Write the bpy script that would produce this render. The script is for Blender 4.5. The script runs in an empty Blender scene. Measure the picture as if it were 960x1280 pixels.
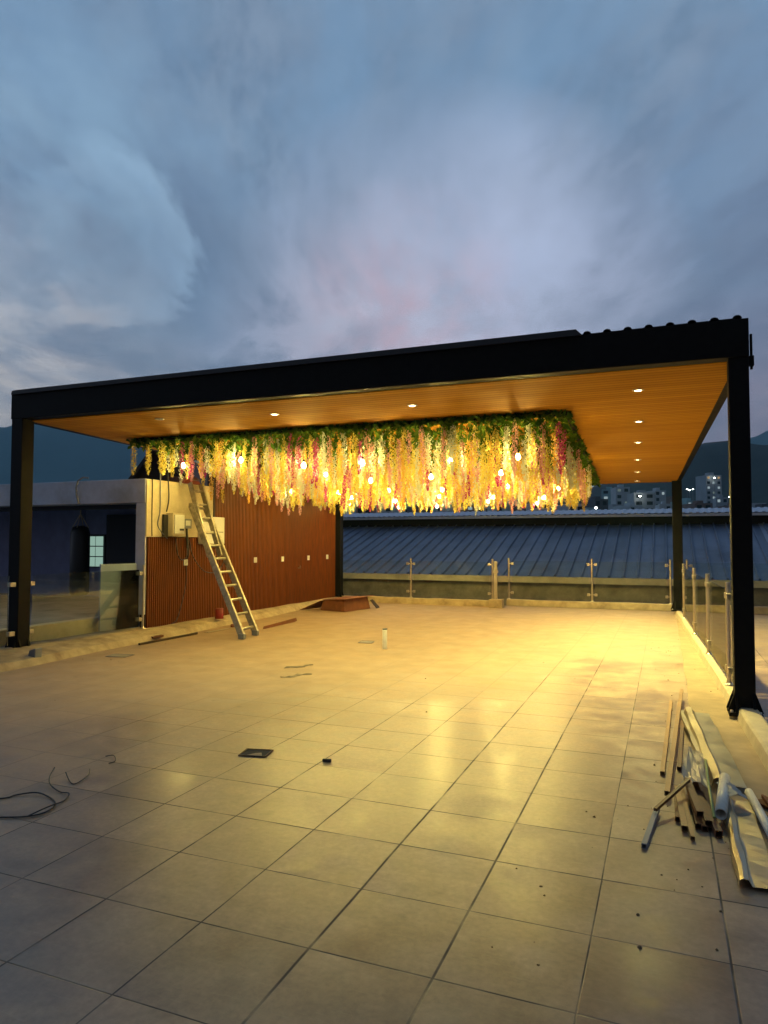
import bpy, bmesh, math, random
from mathutils import Vector, Matrix
R = math.radians
scn = bpy.context.scene
COL = scn.collection
rnd = random.Random(7)

# ------------------------------------------------------------------ camera
F_PX = 875.0
CAM = Vector((2.2953, -2.4585, 1.5648))
YAW, PITCH, ROLL = -0.38149, 0.04257, 0.00125
def cam_axes():
    cy, sy, cp, sp = math.cos(YAW), math.sin(YAW), math.cos(PITCH), math.sin(PITCH)
    f = Vector((sy*cp, cy*cp, sp)); r = Vector((cy, -sy, 0)); u = r.cross(f)
    c, s = math.cos(ROLL), math.sin(ROLL)
    return r*c+u*s, u*c-r*s, f
RX, UP, FW = cam_axes()
cd = bpy.data.cameras.new('camera'); cam = bpy.data.objects.new('camera', cd); COL.objects.link(cam)
cd.sensor_fit = 'HORIZONTAL'; cd.sensor_width = 36; cd.lens = 36*F_PX/960
cd.clip_start = .05; cd.clip_end = 20000
m = Matrix.Identity(4)
for i in range(3):
    m[i][0] = RX[i]; m[i][1] = UP[i]; m[i][2] = -FW[i]; m[i][3] = CAM[i]
cam.matrix_world = m
scn.camera = cam

def ray(px, py): return RX*((px-480)/F_PX) - UP*((py-640)/F_PX) + FW
def G(px, py, z=0.0):                 # surveyed point on the level z
    d = ray(px, py); return CAM + d*((z-CAM.z)/d.z)
def far_pt(px, py, dist):             # point at a given depth
    return CAM + ray(px, py)*dist

# ------------------------------------------------------------------ materials
def new_mat(name):
    mt = bpy.data.materials.new(name); mt.use_nodes = True
    nt = mt.node_tree; nt.nodes.clear()
    out = nt.nodes.new('ShaderNodeOutputMaterial')
    return mt, nt, out
def N(nt, typ, **kw):
    n = nt.nodes.new(typ)
    for k, v in kw.items():
        if k.startswith('_'): setattr(n, k[1:], v)
        else: n.inputs[k].default_value = v
    return n
def L(nt, a, b): nt.links.new(a, b)
def M2(nt, op, a, b=None, c=None):
    n = nt.nodes.new('ShaderNodeMath'); n.operation = op
    for i, v in enumerate((a, b, c)):
        if v is None: continue
        if hasattr(v, 'is_output'): nt.links.new(v, n.inputs[i])
        else: n.inputs[i].default_value = v
    return n.outputs[0]
def mixc(nt, fac, a, b, mode='MIX'):
    n = nt.nodes.new('ShaderNodeMix'); n.data_type = 'RGBA'; n.blend_type = mode
    for s, v in ((0, fac), (6, a), (7, b)):
        if hasattr(v, 'is_output'): nt.links.new(v, n.inputs[s])
        elif s == 0: n.inputs[0].default_value = v
        else: n.inputs[s].default_value = (*v, 1) if len(v) == 3 else v
    return n.outputs[2]
def ramp(nt, fac, stops):
    n = nt.nodes.new('ShaderNodeValToRGB')
    el = n.color_ramp.elements
    while len(el) < len(stops): el.new(.5)
    for e, (p, c) in zip(el, stops):
        e.position = p; e.color = (*c, 1) if len(c) == 3 else c
    nt.links.new(fac, n.inputs[0]); return n.outputs[0]
def surf(name, col, rough=.6, metal=0.0, var=.15, scale=6.0, bump=.0, spec=.5, stretch=(1, 1, 1), rvar=.1, dirt=None, dscale=2.0):
    """principled with noise variation in colour, roughness and relief"""
    mt, nt, out = new_mat(name)
    p = N(nt, 'ShaderNodeBsdfPrincipled'); L(nt, p.outputs[0], out.inputs[0])
    tc = N(nt, 'ShaderNodeTexCoord'); mp = N(nt, 'ShaderNodeMapping'); mp.inputs['Scale'].default_value = stretch
    L(nt, tc.outputs['Object'], mp.inputs[0])
    ns = N(nt, 'ShaderNodeTexNoise', Scale=scale, Detail=6.0, Roughness=.6); L(nt, mp.outputs[0], ns.inputs['Vector'])
    a = tuple(max(0, c*(1-var)) for c in col); b = tuple(min(1, c*(1+var)) for c in col)
    cc = ramp(nt, ns.outputs['Fac'], [(.3, a), (.7, b)])
    if dirt:
        n2 = N(nt, 'ShaderNodeTexNoise', Scale=dscale, Detail=8.0, Roughness=.65); L(nt, tc.outputs['Object'], n2.inputs['Vector'])
        fm = ramp(nt, n2.outputs['Fac'], [(.48, (0, 0, 0)), (.68, (1, 1, 1))])
        cc = mixc(nt, fm, cc, dirt)
    L(nt, cc, p.inputs['Base Color'])
    rr = M2(nt, 'MULTIPLY_ADD', ns.outputs['Fac'], rvar*2, rough-rvar); L(nt, rr, p.inputs['Roughness'])
    p.inputs['Metallic'].default_value = metal; p.inputs['Specular IOR Level'].default_value = spec
    if bump:
        bp = N(nt, 'ShaderNodeBump', Strength=bump, Distance=.01); L(nt, ns.outputs['Fac'], bp.inputs['Height']); L(nt, bp.outputs[0], p.inputs['Normal'])
    return mt
def emit(name, col, strength):
    mt, nt, out = new_mat(name)
    e = N(nt, 'ShaderNodeEmission', Strength=strength); e.inputs[0].default_value = (*col, 1)
    L(nt, e.outputs[0], out.inputs[0]); return mt
def glass_mat(name, tint=(.93, .97, .95), rmin=.0):
    mt, nt, out = new_mat(name)
    t = N(nt, 'ShaderNodeBsdfTransparent'); t.inputs[0].default_value = (*tint, 1)
    g = N(nt, 'ShaderNodeBsdfGlossy', Roughness=.02)
    fr = N(nt, 'ShaderNodeFresnel', IOR=1.45)
    geo = N(nt, 'ShaderNodeNewGeometry')
    tc = N(nt, 'ShaderNodeTexCoord')
    ns = N(nt, 'ShaderNodeTexNoise', Scale=3.0, Detail=7.0); L(nt, tc.outputs['Object'], ns.inputs['Vector'])
    df = N(nt, 'ShaderNodeBsdfDiffuse'); df.inputs[0].default_value = (.6, .58, .52, 1)
    mx = N(nt, 'ShaderNodeMixShader'); L(nt, fr.outputs[0], mx.inputs[0]); L(nt, t.outputs[0], mx.inputs[1]); L(nt, g.outputs[0], mx.inputs[2])
    dust = ramp(nt, ns.outputs['Fac'], [(.4, (.002, .002, .002)), (.8, (.022, .022, .022))])
    m2 = N(nt, 'ShaderNodeMixShader'); L(nt, dust, m2.inputs[0]); L(nt, mx.outputs[0], m2.inputs[1]); L(nt, df.outputs[0], m2.inputs[2])
    L(nt, m2.outputs[0], out.inputs[0]); return mt
def petal_mat(name, cols):
    mt, nt, out = new_mat(name)
    oi = N(nt, 'ShaderNodeObjectInfo'); geo = N(nt, 'ShaderNodeNewGeometry')
    rn = M2(nt, 'FRACT', M2(nt, 'ADD', geo.outputs['Random Per Island'], oi.outputs['Random']))
    cc = ramp(nt, rn, [(i/(len(cols)-1), c) for i, c in enumerate(cols)])
    d = N(nt, 'ShaderNodeBsdfDiffuse'); t = N(nt, 'ShaderNodeBsdfTranslucent')
    L(nt, cc, d.inputs[0]); L(nt, cc, t.inputs[0])
    mx = N(nt, 'ShaderNodeMixShader'); mx.inputs[0].default_value = .45
    L(nt, d.outputs[0], mx.inputs[1]); L(nt, t.outputs[0], mx.inputs[2]); L(nt, mx.outputs[0], out.inputs[0])
    return mt

def wood_planks(name, c0, c1, pitch, axis='y', rough=.45, origin=0.0):
    """boards of one pitch: a groove between boards, a tone per board and grain along it"""
    mt, nt, out = new_mat(name)
    p = N(nt, 'ShaderNodeBsdfPrincipled', Roughness=rough); p.inputs['Specular IOR Level'].default_value = .3; L(nt, p.outputs[0], out.inputs[0])
    geo = N(nt, 'ShaderNodeNewGeometry'); sp = N(nt, 'ShaderNodeSeparateXYZ'); L(nt, geo.outputs['Position'], sp.inputs[0])
    u = M2(nt, 'DIVIDE', sp.outputs['Y' if axis == 'y' else 'X'], pitch)
    cell = M2(nt, 'FLOOR', u); fr = M2(nt, 'FRACT', u)
    wn = N(nt, 'ShaderNodeTexWhiteNoise'); wn.noise_dimensions = '1D'; L(nt, cell, wn.inputs['W'])
    mp = N(nt, 'ShaderNodeMapping'); mp.inputs['Scale'].default_value = (1.2, 26, 26) if axis == 'y' else (26, 26, 1.2)
    L(nt, geo.outputs['Position'], mp.inputs[0])
    ns = N(nt, 'ShaderNodeTexNoise', Scale=1.0, Detail=5.0); L(nt, mp.outputs[0], ns.inputs['Vector'])
    f = M2(nt, 'ADD', M2(nt, 'MULTIPLY', wn.outputs['Value'], .45), M2(nt, 'MULTIPLY', ns.outputs['Fac'], .55))
    cc = mixc(nt, f, c0, c1)
    edge = M2(nt, 'MINIMUM', fr, M2(nt, 'SUBTRACT', 1.0, fr))
    gr = M2(nt, 'LESS_THAN', edge, .05)
    cc = mixc(nt, M2(nt, 'MULTIPLY', gr, .8), cc, tuple(c*.15 for c in c0))
    L(nt, cc, p.inputs['Base Color'])
    h = M2(nt, 'MINIMUM', M2(nt, 'MULTIPLY', edge, 12.0), 1.0)
    bp = N(nt, 'ShaderNodeBump', Strength=.6, Distance=.006); L(nt, h, bp.inputs['Height']); L(nt, bp.outputs[0], p.inputs['Normal'])
    return mt

TILE = .5
def floor_mat():
    mt, nt, out = new_mat('ceramic_floor_tiles')
    p = N(nt, 'ShaderNodeBsdfPrincipled'); p.inputs['Specular IOR Level'].default_value = .9; L(nt, p.outputs[0], out.inputs[0])
    geo = N(nt, 'ShaderNodeNewGeometry'); pos = geo.outputs['Position']
    sp = N(nt, 'ShaderNodeSeparateXYZ'); L(nt, pos, sp.inputs[0])
    wob = N(nt, 'ShaderNodeTexNoise', Scale=.9, Detail=2.0); L(nt, pos, wob.inputs['Vector'])
    X = M2(nt, 'DIVIDE', M2(nt, 'ADD', sp.outputs['X'], M2(nt, 'MULTIPLY_ADD', wob.outputs['Fac'], .012, -.006)), TILE)
    Y = M2(nt, 'DIVIDE', M2(nt, 'ADD', sp.outputs['Y'], M2(nt, 'MULTIPLY_ADD', wob.outputs['Fac'], -.012, .006)), TILE)
    fx, fy = M2(nt, 'FRACT', X), M2(nt, 'FRACT', Y)
    cx, cy = M2(nt, 'FLOOR', X), M2(nt, 'FLOOR', Y)
    ex = M2(nt, 'MINIMUM', fx, M2(nt, 'SUBTRACT', 1.0, fx)); ey = M2(nt, 'MINIMUM', fy, M2(nt, 'SUBTRACT', 1.0, fy))
    # joints: the long ones (along y) a little wider; each row its own width
    def joint(e, idx, w0, w1):
        wn = N(nt, 'ShaderNodeTexWhiteNoise'); wn.noise_dimensions = '1D'; L(nt, M2(nt, 'ROUND', idx), wn.inputs['W'])
        w = M2(nt, 'MULTIPLY_ADD', wn.outputs['Value'], w1-w0, w0)
        return M2(nt, 'SUBTRACT', 1.0, M2(nt, 'SMOOTHSTEP' if False else 'MINIMUM', M2(nt, 'POWER', M2(nt, 'DIVIDE', e, w), 3.0), 1.0))
    jx = joint(ex, X, .0085, .0155); jy = joint(ey, Y, .0070, .0130)
    j = M2(nt, 'MAXIMUM', jx, jy)
    # cement dust trodden over the joints, heavier on the work side of the deck
    dn = N(nt, 'ShaderNodeTexNoise', Scale=.55, Detail=7.0, Roughness=.6); L(nt, pos, dn.inputs['Vector'])
    side = M2(nt, 'ADD', M2(nt, 'MULTIPLY', sp.outputs['X'], -.10), M2(nt, 'MULTIPLY', sp.outputs['Y'], .075))
    dust = ramp(nt, M2(nt, 'ADD', dn.outputs['Fac'], side), [(.74, (0, 0, 0)), (1.0, (1, 1, 1))])
    fn = N(nt, 'ShaderNodeTexNoise', Scale=3.2, Detail=4.0); L(nt, pos, fn.inputs['Vector'])
    brk = ramp(nt, fn.outputs['Fac'], [(.32, (.45, .45, .45)), (.55, (1, 1, 1))])
    jv = M2(nt, 'MULTIPLY', M2(nt, 'MULTIPLY', j, brk), M2(nt, 'SUBTRACT', 1.0, M2(nt, 'MULTIPLY', dust, .72)))
    cv = N(nt, 'ShaderNodeCombineXYZ'); L(nt, cx, cv.inputs[0]); L(nt, cy, cv.inputs[1])
    wt = N(nt, 'ShaderNodeTexWhiteNoise'); wt.noise_dimensions = '3D'; L(nt, cv.outputs[0], wt.inputs['Vector'])
    # body of the tile: cloudy cement look, shifted per tile
    off = N(nt, 'ShaderNodeVectorMath'); off.operation = 'MULTIPLY_ADD'
    L(nt, wt.outputs['Color'], off.inputs[0]); off.inputs[1].default_value = (9, 9, 9); L(nt, pos, off.inputs[2])
    cl = N(nt, 'ShaderNodeTexNoise', Scale=4.5, Detail=8.0, Roughness=.62); L(nt, off.outputs[0], cl.inputs['Vector'])
    body = ramp(nt, cl.outputs['Fac'], [(.22, (.185, .114, .066)), (.5, (.305, .195, .118)), (.78, (.425, .282, .175))])
    tone = M2(nt, 'MULTIPLY_ADD', wt.outputs['Value'], .24, .86)
    g1 = N(nt, 'ShaderNodeTexNoise', Scale=34.0, Detail=5.0, Roughness=.7); L(nt, off.outputs[0], g1.inputs['Vector'])
    body = mixc(nt, .55, body, ramp(nt, g1.outputs['Fac'], [(.28, (.62, .60, .58)), (.72, (1.30, 1.30, 1.30))]), 'MULTIPLY')
    sc = N(nt, 'ShaderNodeMapping'); sc.inputs['Scale'].default_value = (5, 70, 1); sc.inputs['Rotation'].default_value = (0, 0, .9); L(nt, off.outputs[0], sc.inputs[0])
    sn = N(nt, 'ShaderNodeTexNoise', Scale=1.0, Detail=4.0, Roughness=.6); L(nt, sc.outputs[0], sn.inputs['Vector'])
    scr = ramp(nt, sn.outputs['Fac'], [(.60, (0, 0, 0)), (.74, (1, 1, 1))])
    body = mixc(nt, M2(nt, 'MULTIPLY', scr, .30), body, (.46, .36, .24))
    hs = N(nt, 'ShaderNodeHueSaturation'); L(nt, tone, hs.inputs['Value']); L(nt, body, hs.inputs['Color'])
    dc = ramp(nt, fn.outputs['Fac'], [(.3, (.31, .205, .12)), (.7, (.43, .295, .175))])
    c = mixc(nt, M2(nt, 'MULTIPLY', dust, .7), hs.outputs[0], dc)
    # footprints, spills and scuffs
    st = N(nt, 'ShaderNodeTexNoise', Scale=1.7, Detail=10.0, Roughness=.72); st.inputs['Distortion'].default_value = .6; L(nt, pos, st.inputs['Vector'])
    sm = ramp(nt, st.outputs['Fac'], [(.50, (0, 0, 0)), (.80, (1, 1, 1))])
    c = mixc(nt, M2(nt, 'MULTIPLY', sm, .50), c, (.20, .155, .10))
    vo = N(nt, 'ShaderNodeTexVoronoi', Scale=2.3); L(nt, pos, vo.inputs['Vector'])
    spot = ramp(nt, M2(nt, 'ADD', vo.outputs['Distance'], M2(nt, 'MULTIPLY', fn.outputs['Fac'], .09)), [(.07, (1, 1, 1)), (.115, (0, 0, 0))])
    c = mixc(nt, M2(nt, 'MULTIPLY', spot, .42), c, (.12, .09, .06))
    c = mixc(nt, M2(nt, 'MULTIPLY', jv, .97), c, (.030, .022, .017))
    L(nt, c, p.inputs['Base Color'])
    r0 = ramp(nt, cl.outputs['Fac'], [(.40, (.28, .28, .28)), (.66, (.42, .42, .42))])
    r1 = M2(nt, 'ADD', r0, M2(nt, 'MULTIPLY', wt.outputs['Value'], .06))
    r2 = M2(nt, 'ADD', M2(nt, 'ADD', r1, M2(nt, 'MULTIPLY', scr, .08)), M2(nt, 'MULTIPLY', dust, .3))
    r3 = M2(nt, 'MAXIMUM', M2(nt, 'MINIMUM', r2, .9), M2(nt, 'MULTIPLY', jv, .9))
    L(nt, r3, p.inputs['Roughness'])
    h = M2(nt, 'SUBTRACT', M2(nt, 'MULTIPLY', cl.outputs['Fac'], .25), jv)
    bp = N(nt, 'ShaderNodeBump', Strength=.35, Distance=.004); L(nt, h, bp.inputs['Height']); L(nt, bp.outputs[0], p.inputs['Normal'])
    return mt

MT = {
 'floor': floor_mat(),
 'black_steel': surf('black_painted_steel', (.0065, .006, .006), .55, .0, .3, 14, .05, spec=.12),
 'soffit': wood_planks('varnished_soffit_boards', (.36, .155, .003), (.55, .275, .010), .095, rough=.8),
 'roof_sheet': surf('dark_roof_sheet', (.03, .03, .034), .5, .3),
 'slat': surf('stained_cedar_slats', (.135, .034, .0028), .62, 0, .35, 7, .1, spec=.25, stretch=(3, 3, .35)),
 'yellow_wall': surf('cream_painted_render', (.60, .50, .33), .85, 0, .08, 9, .2, dirt=(.46, .38, .24), dscale=2.2),
 'white_wall': surf('white_painted_render', (.60, .60, .66), .85, 0, .08, 7, .2, dirt=(.44, .43, .44), dscale=1.3),
 'blue_wall': surf('blue_painted_render', (.30, .33, .52), .85, 0, .12, 4, .15),
 'dark': surf('dark_porch_shade_and_trim', (.02, .022, .035), .6),
 'concrete': surf('cement_kerb', (.42, .325, .20), .85, 0, .18, 7, .5, dirt=(.25, .18, .11), dscale=3.0),
 'lamplit_concrete': surf('lamplit_cement_kerb', (.47,.38,.25), .8, 0, .15, 7, .4, dirt=(.38,.31,.22), dscale=3.0),  # lighter copy of the kerb cement, downlight hot spot lifted into its colour
 'grey_concrete': surf('grey_concrete', (.30, .27, .24), .9, 0, .25, 3, .4, dirt=(.17, .15, .13), dscale=1.4),
 'dark_concrete': surf('weathered_concrete', (.24,.215,.185), .9, 0, .3, 3, .4, dirt=(.13,.12,.105), dscale=1.2),
 'steel': surf('brushed_stainless', (.66, .58, .45), .36, 1.0, .08, 30),
 'alu': surf('worn_aluminium', (.44, .39, .30), .45, .7, .2, 18, .05, dirt=(.20, .18, .15), dscale=6),
 'glass': glass_mat('railing_glass'),
 'plastic_white': surf('white_plastic', (.70, .68, .62), .4, 0, .05),
 'plastic_black': surf('black_plastic', (.02, .02, .02), .45),
 'cable': surf('black_cable', (.025, .024, .025), .55),
 'cardboard': surf('brown_cardboard', (.19, .07, .03), .85, 0, .25, 9, .1),
 'rust': surf('brown_tube_paint', (.15, .06, .024), .5, .1, .35, 16, .1, dirt=(.10, .05, .03), dscale=9),
 'pale_tube': surf('tan_tube_paint', (.32, .18, .075), .45, .1, .2, 16),
 'flash': surf('bright_metal_flashing', (.46, .40, .28), .36, .9, .12, 7, .25),
 'pvc': surf('white_pvc', (.66, .62, .54), .4, 0, .08, 12, dirt=(.5, .45, .36), dscale=7),
 'grey_pipe': surf('grey_pipe', (.20, .21, .23), .5),
 'film': surf('milky_plastic_film', (.32, .27, .20), .35, 0, .15),
 'green_strip': surf('green_strip', (.22, .28, .08), .5),
 'red': surf('red_paint', (.22, .016, .01), .5),
 'roof_blue': surf('blue_grey_roof_sheet', (.125, .155, .23), .55, .15, .28, 1.1, .05, stretch=(2.2, .35, 1), dirt=(.075, .09, .14), dscale=.5),
 'roof_light': surf('pale_roof_sheet', (.24, .28, .38), .5, .15, .12, 1.2, stretch=(2, .3, 1)),
 'ridge_cap': surf('pale_ridge_sheet', (.40, .43, .52), .5, .2, .1, 3),
 'void': surf('gap_shade_and_dark_panes', (.012, .012, .015), .9),  # near-black put in for shade in openings; also unlit city panes
 'beige_band': surf('cream_gutter', (.55, .47, .33), .6, .0, .12, 3, dirt=(.34, .28, .2), dscale=1.0),
 'leather': surf('black_bag_vinyl', (.012, .012, .014), .4),
 'leaf': petal_mat('artificial_leaf', [(.02, .07, .010), (.07, .15, .02), (.16, .25, .04), (.03, .09, .02), (.10,.20,.03)]),
 'leather_red': surf('red_brown_bristle', (.22, .05, .03), .8),
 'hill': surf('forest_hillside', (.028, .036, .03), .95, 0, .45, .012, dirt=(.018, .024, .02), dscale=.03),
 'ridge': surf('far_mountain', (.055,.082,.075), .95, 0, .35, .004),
 'ground': surf('city_ground', (.06, .058, .055), .95, 0, .3, .02),
 'sand': surf('dusty_screed', (.33, .235, .14), .9, 0, .25, 3.5, .6, dirt=(.26, .19, .12), dscale=2.5),
 'dirt': surf('mortar_crumb', (.13, .085, .045), .95),
 'scrap': surf('dusty_grey_film', (.19,.15,.10), .7, 0, .4, 9),
 'brick_dark': surf('brown_render', (.06,.04,.03), .9),
 'dark_wood': surf('dark_timber', (.05,.028,.015), .8),
 'dark_roof': surf('dark_tile_roof', (.035, .025, .022), .8, 0, .3, 6, .3),
 'bulb': emit('warm_bulb', (1.0, .76, .20), 1100.0),
 'lens': emit('downlight_lens', (1.0, .80, .40), 40.0),
 'lens_dim': emit('faint_downlight_lens', (1.0, .68, .28), 4.0),
 'window_lit': emit('lit_glass_block', (.42, .66, .55), .62),
}
PET = {
 'yellow': petal_mat('petal_yellow', [(.86, .70, .12), (.88, .80, .32), (.85, .62, .08), (.87, .76, .22)]),
 'orange': petal_mat('petal_orange', [(.86, .56, .09), (.85, .47, .12), (.87, .64, .16), (.84, .50, .24)]),
 'pink': petal_mat('petal_pink', [(.82, .40, .42), (.82, .50, .50), (.74, .30, .36), (.84, .58, .52)]),
 'magenta': petal_mat('petal_magenta', [(.50, .05, .22), (.60, .10, .30), (.42, .04, .16), (.66, .18, .36)]),
 'white': petal_mat('petal_white', [(.80, .78, .70), (.72, .74, .60), (.82, .80, .76), (.66, .70, .52)]),
}

# ------------------------------------------------------------------ mesh builder
class MB:
    def __init__(s): s.v = []; s.f = []; s.sm = []
    def add(s, verts, faces, smooth=False):
        b = len(s.v); s.v += [Vector(v) for v in verts]
        s.f += [tuple(b+i for i in f) for f in faces]; s.sm += [smooth]*len(faces); return s
    def box(s, lo, hi, rot=0, c=None):
        x0, y0, z0 = lo; x1, y1, z1 = hi
        vs = [Vector(p) for p in ((x0,y0,z0),(x1,y0,z0),(x1,y1,z0),(x0,y1,z0),(x0,y0,z1),(x1,y0,z1),(x1,y1,z1),(x0,y1,z1))]
        return s.add(vs, [(3,2,1,0),(4,5,6,7),(0,1,5,4),(1,2,6,5),(2,3,7,6),(3,0,4,7)])
    def hexa(s, bottom, top):       # two quads, bottom and top, same order
        return s.add(list(bottom)+list(top), [(3,2,1,0),(4,5,6,7),(0,1,5,4),(1,2,6,5),(2,3,7,6),(3,0,4,7)])
    def bar(s, a, b, w, h, up=(0,0,1)):     # box section from a to b
        a, b = Vector(a), Vector(b); d = (b-a).normalized(); u = Vector(up)
        sx = d.cross(u)
        if sx.length < 1e-4: sx = d.cross(Vector((1,0,0)))
        sx.normalize(); uy = sx.cross(d).normalized()
        q = [sx*(-w/2)+uy*(-h/2), sx*(w/2)+uy*(-h/2), sx*(w/2)+uy*(h/2), sx*(-w/2)+uy*(h/2)]
        return s.hexa([a+k for k in q], [b+k for k in q])
    def hollow(s, a, b, w, h, t=.004, up=(0,0,1)):  # hollow box tube, open ends
        a, b = Vector(a), Vector(b); d = (b-a).normalized(); u = Vector(up)
        sx = d.cross(u).normalized(); uy = sx.cross(d).normalized()
        def ring(p, W, H): return [p+sx*(i*W/2)+uy*(k*H/2) for i, k in ((-1,-1),(1,-1),(1,1),(-1,1))]
        vs = ring(a,w,h)+ring(b,w,h)+ring(a,w-2*t,h-2*t)+ring(b,w-2*t,h-2*t)
        fs = []
        for i in range(4):
            j = (i+1) % 4
            fs += [(i,j,4+j,4+i), (8+j,8+i,12+i,12+j), (j,i,8+i,8+j), (4+i,4+j,12+j,12+i)]
        return s.add(vs, fs)
    def tube(s, pts, r, n=8, caps=True, r2=None):
        pts = [Vector(p) for p in pts]; k = len(pts); vs = []; fs = []
        ref = None
        for i, p in enumerate(pts):
            d = (pts[min(i+1,k-1)]-pts[max(i-1,0)]).normalized()
            if ref is None:
                ref = d.cross(Vector((0,0,1)) if abs(d.z) < .9 else Vector((1,0,0))).normalized()
            ref = (ref - d*ref.dot(d)).normalized(); q = d.cross(ref)
            rr = r if r2 is None else r+(r2-r)*i/(k-1)
            for a in range(n):
                t = 2*math.pi*a/n; vs.append(p+ref*(rr*math.cos(t))+q*(rr*math.sin(t)))
        for i in range(k-1):
            for a in range(n):
                b = (a+1) % n; fs.append((i*n+a, i*n+b, (i+1)*n+b, (i+1)*n+a))
        s.add(vs, fs, True)
        if caps:
            s.add(vs[:n], [tuple(range(n-1,-1,-1))]); s.add(vs[-n:], [tuple(range(n))])
        return s
    def lathe(s, prof, c=(0,0,0), n=16):    # profile of (radius, z)
        c = Vector(c); vs = []; fs = []
        for r, z in prof:
            for a in range(n):
                t = 2*math.pi*a/n; vs.append(c+Vector((r*math.cos(t), r*math.sin(t), z)))
        for i in range(len(prof)-1):
            for a in range(n):
                b = (a+1) % n; fs.append((i*n+a, i*n+b, (i+1)*n+b, (i+1)*n+a))
        s.add(vs, fs, True)
        if prof[0][0] > 1e-4: s.add(vs[:n], [tuple(range(n-1,-1,-1))])
        if prof[-1][0] > 1e-4: s.add(vs[-n:], [tuple(range(n))])
        return s
    def prism(s, poly, h):          # poly: 3-D outline, h: extrusion vector
        h = Vector(h); n = len(poly); p = [Vector(q) for q in poly]
        return s.add(p+[q+h for q in p], [tuple(range(n-1,-1,-1)), tuple(range(n,2*n))]+[(i,(i+1)%n,n+(i+1)%n,n+i) for i in range(n)])
    def mesh(s, name, mat, off=Vector()):
        me = bpy.data.meshes.new(name)
        me.from_pydata([tuple(v-off) for v in s.v], [], s.f)
        for p, k in zip(me.polygons, s.sm): p.use_smooth = k
        for mm in (mat if isinstance(mat, (list, tuple)) else [mat]): me.materials.append(mm)
        me.update(); return me

def world_loc(o):
    v = Vector()
    while o is not None: v += o.location; o = o.parent
    return v
def tagit(o, label=None, cat=None, group=None, kind=None):
    if label: o['label'] = label
    if cat: o['category'] = cat
    if group: o['group'] = group
    if kind: o['kind'] = kind
    return o
def obj(name, mb, mat, parent=None, loc=None, bevel=0, fix=True):
    """one mesh object; vertices are given in world space"""
    base = world_loc(parent) if parent else Vector()
    loc = Vector(loc) if loc is not None else base
    me = mb.mesh(name, mat, loc)
    if fix:
        bm = bmesh.new(); bm.from_mesh(me); bmesh.ops.recalc_face_normals(bm, faces=bm.faces); bm.to_mesh(me); bm.free()
    o = bpy.data.objects.new(name, me); COL.objects.link(o)
    o.location = loc-base; o.parent = parent
    if bevel:
        b = o.modifiers.new('bevel', 'BEVEL'); b.width = bevel; b.segments = 2; b.limit_method = 'ANGLE'; b.angle_limit = R(50)
    return o
def thing(name, label, cat, loc=(0,0,0), group=None):
    o = bpy.data.objects.new(name, None); COL.objects.link(o); o.location = loc; o.empty_display_size = .2
    return tagit(o, label, cat, group)
def solo(name, mb, mat, label, cat, group=None, bevel=0, loc=None, fix=True):
    if loc is None:
        lo = Vector([min(v[i] for v in mb.v) for i in range(3)]); hi = Vector([max(v[i] for v in mb.v) for i in range(3)])
        loc = Vector(((lo.x+hi.x)/2, (lo.y+hi.y)/2, lo.z))
    return tagit(obj(name, mb, mat, None, loc, bevel, fix), label, cat, group)
def struct(name, mb, mat, **k): return tagit(obj(name, mb, mat, **k), kind='structure')
def dup(o, parent=None):
    c = o.copy(); COL.objects.link(c)
    if parent is not None: c.parent = parent
    for ch in list(o.children): dup(ch, c)
    return c

# ------------------------------------------------------------------ plan of the deck
FL, FR, BR, BL = Vector((-5.93,4.62,0)), Vector((2.935,4.62,0)), Vector((2.55,14.05,0)), Vector((-5.73,14.3,0))
def zs(y): return 3.235-.036*(y-4.6)             # underside of the soffit, falling to the back
def xr(y): return FR.x+(BR.x-FR.x)*(y-FR.y)/(BR.y-FR.y)

struct('floor', MB().add([(-6.3,-8,0),(12,-8,0),(12,14.72,0),(-6.3,14.72,0)], [(0,1,2,3)]), MT['floor'])
# worn screed strip beside the right kerb, a few mm over the tiles
sv = []; sf = []
for i in range(121):
    y = 2.0+i*.098; q_ = i*.2; e = .05*math.sin(q_*1.7)+.03*math.sin(q_*3.9)+.014*math.sin(q_*11)
    sv += [(min(2.492+e*.12, xr(y)-.06), y, .004), (xr(y)+.02, y, .004)]
    if i: sf.append((2*i-2, 2*i-1, 2*i+1, 2*i))
struct('screed_strip', MB().add(sv, sf), MT['sand'])
# kerbs
def kerb(pts, w, h, slope=.02):
    mb = MB()
    for (a, b) in zip(pts[:-1], pts[1:]):
        a, b = Vector(a), Vector(b); d = (b-a).normalized(); n = Vector((-d.y, d.x, 0))
        k = 14; prev = None
        for i in range(k+1):
            p = a.lerp(b, i/k); j = .006*math.sin(i*2.1+a.x*3)+.004*math.sin(i*5.3)
            ring = [p+n*(w/2+slope), p+n*(w/2)+Vector((0,0,h-.015+j)), p+n*(w/2-.02)+Vector((0,0,h+j)), p-n*(w/2-.02)+Vector((0,0,h+j)), p-n*(w/2)+Vector((0,0,h-.015+j)), p-n*(w/2+slope)]
            if prev:
                mb.add(prev+ring, [(q, q+1, 7+q, 6+q) for q in range(5)])
            prev = ring
    return mb
struct('right_kerb', kerb([(3.17,-1.0,0),(xr(4.5)+.02,4.5,0),(xr(14.4)+.02,14.4,0)], .16, .10), MT['lamplit_concrete'])
struct('back_kerb', kerb([(-5.9,14.40,0),(-1.42,14.32,0)], .2, .15), MT['concrete'])
struct('back_kerb_return', kerb([(-1.36,14.9,0),(12,14.95,0)], .2, .15), MT['concrete'])
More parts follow.
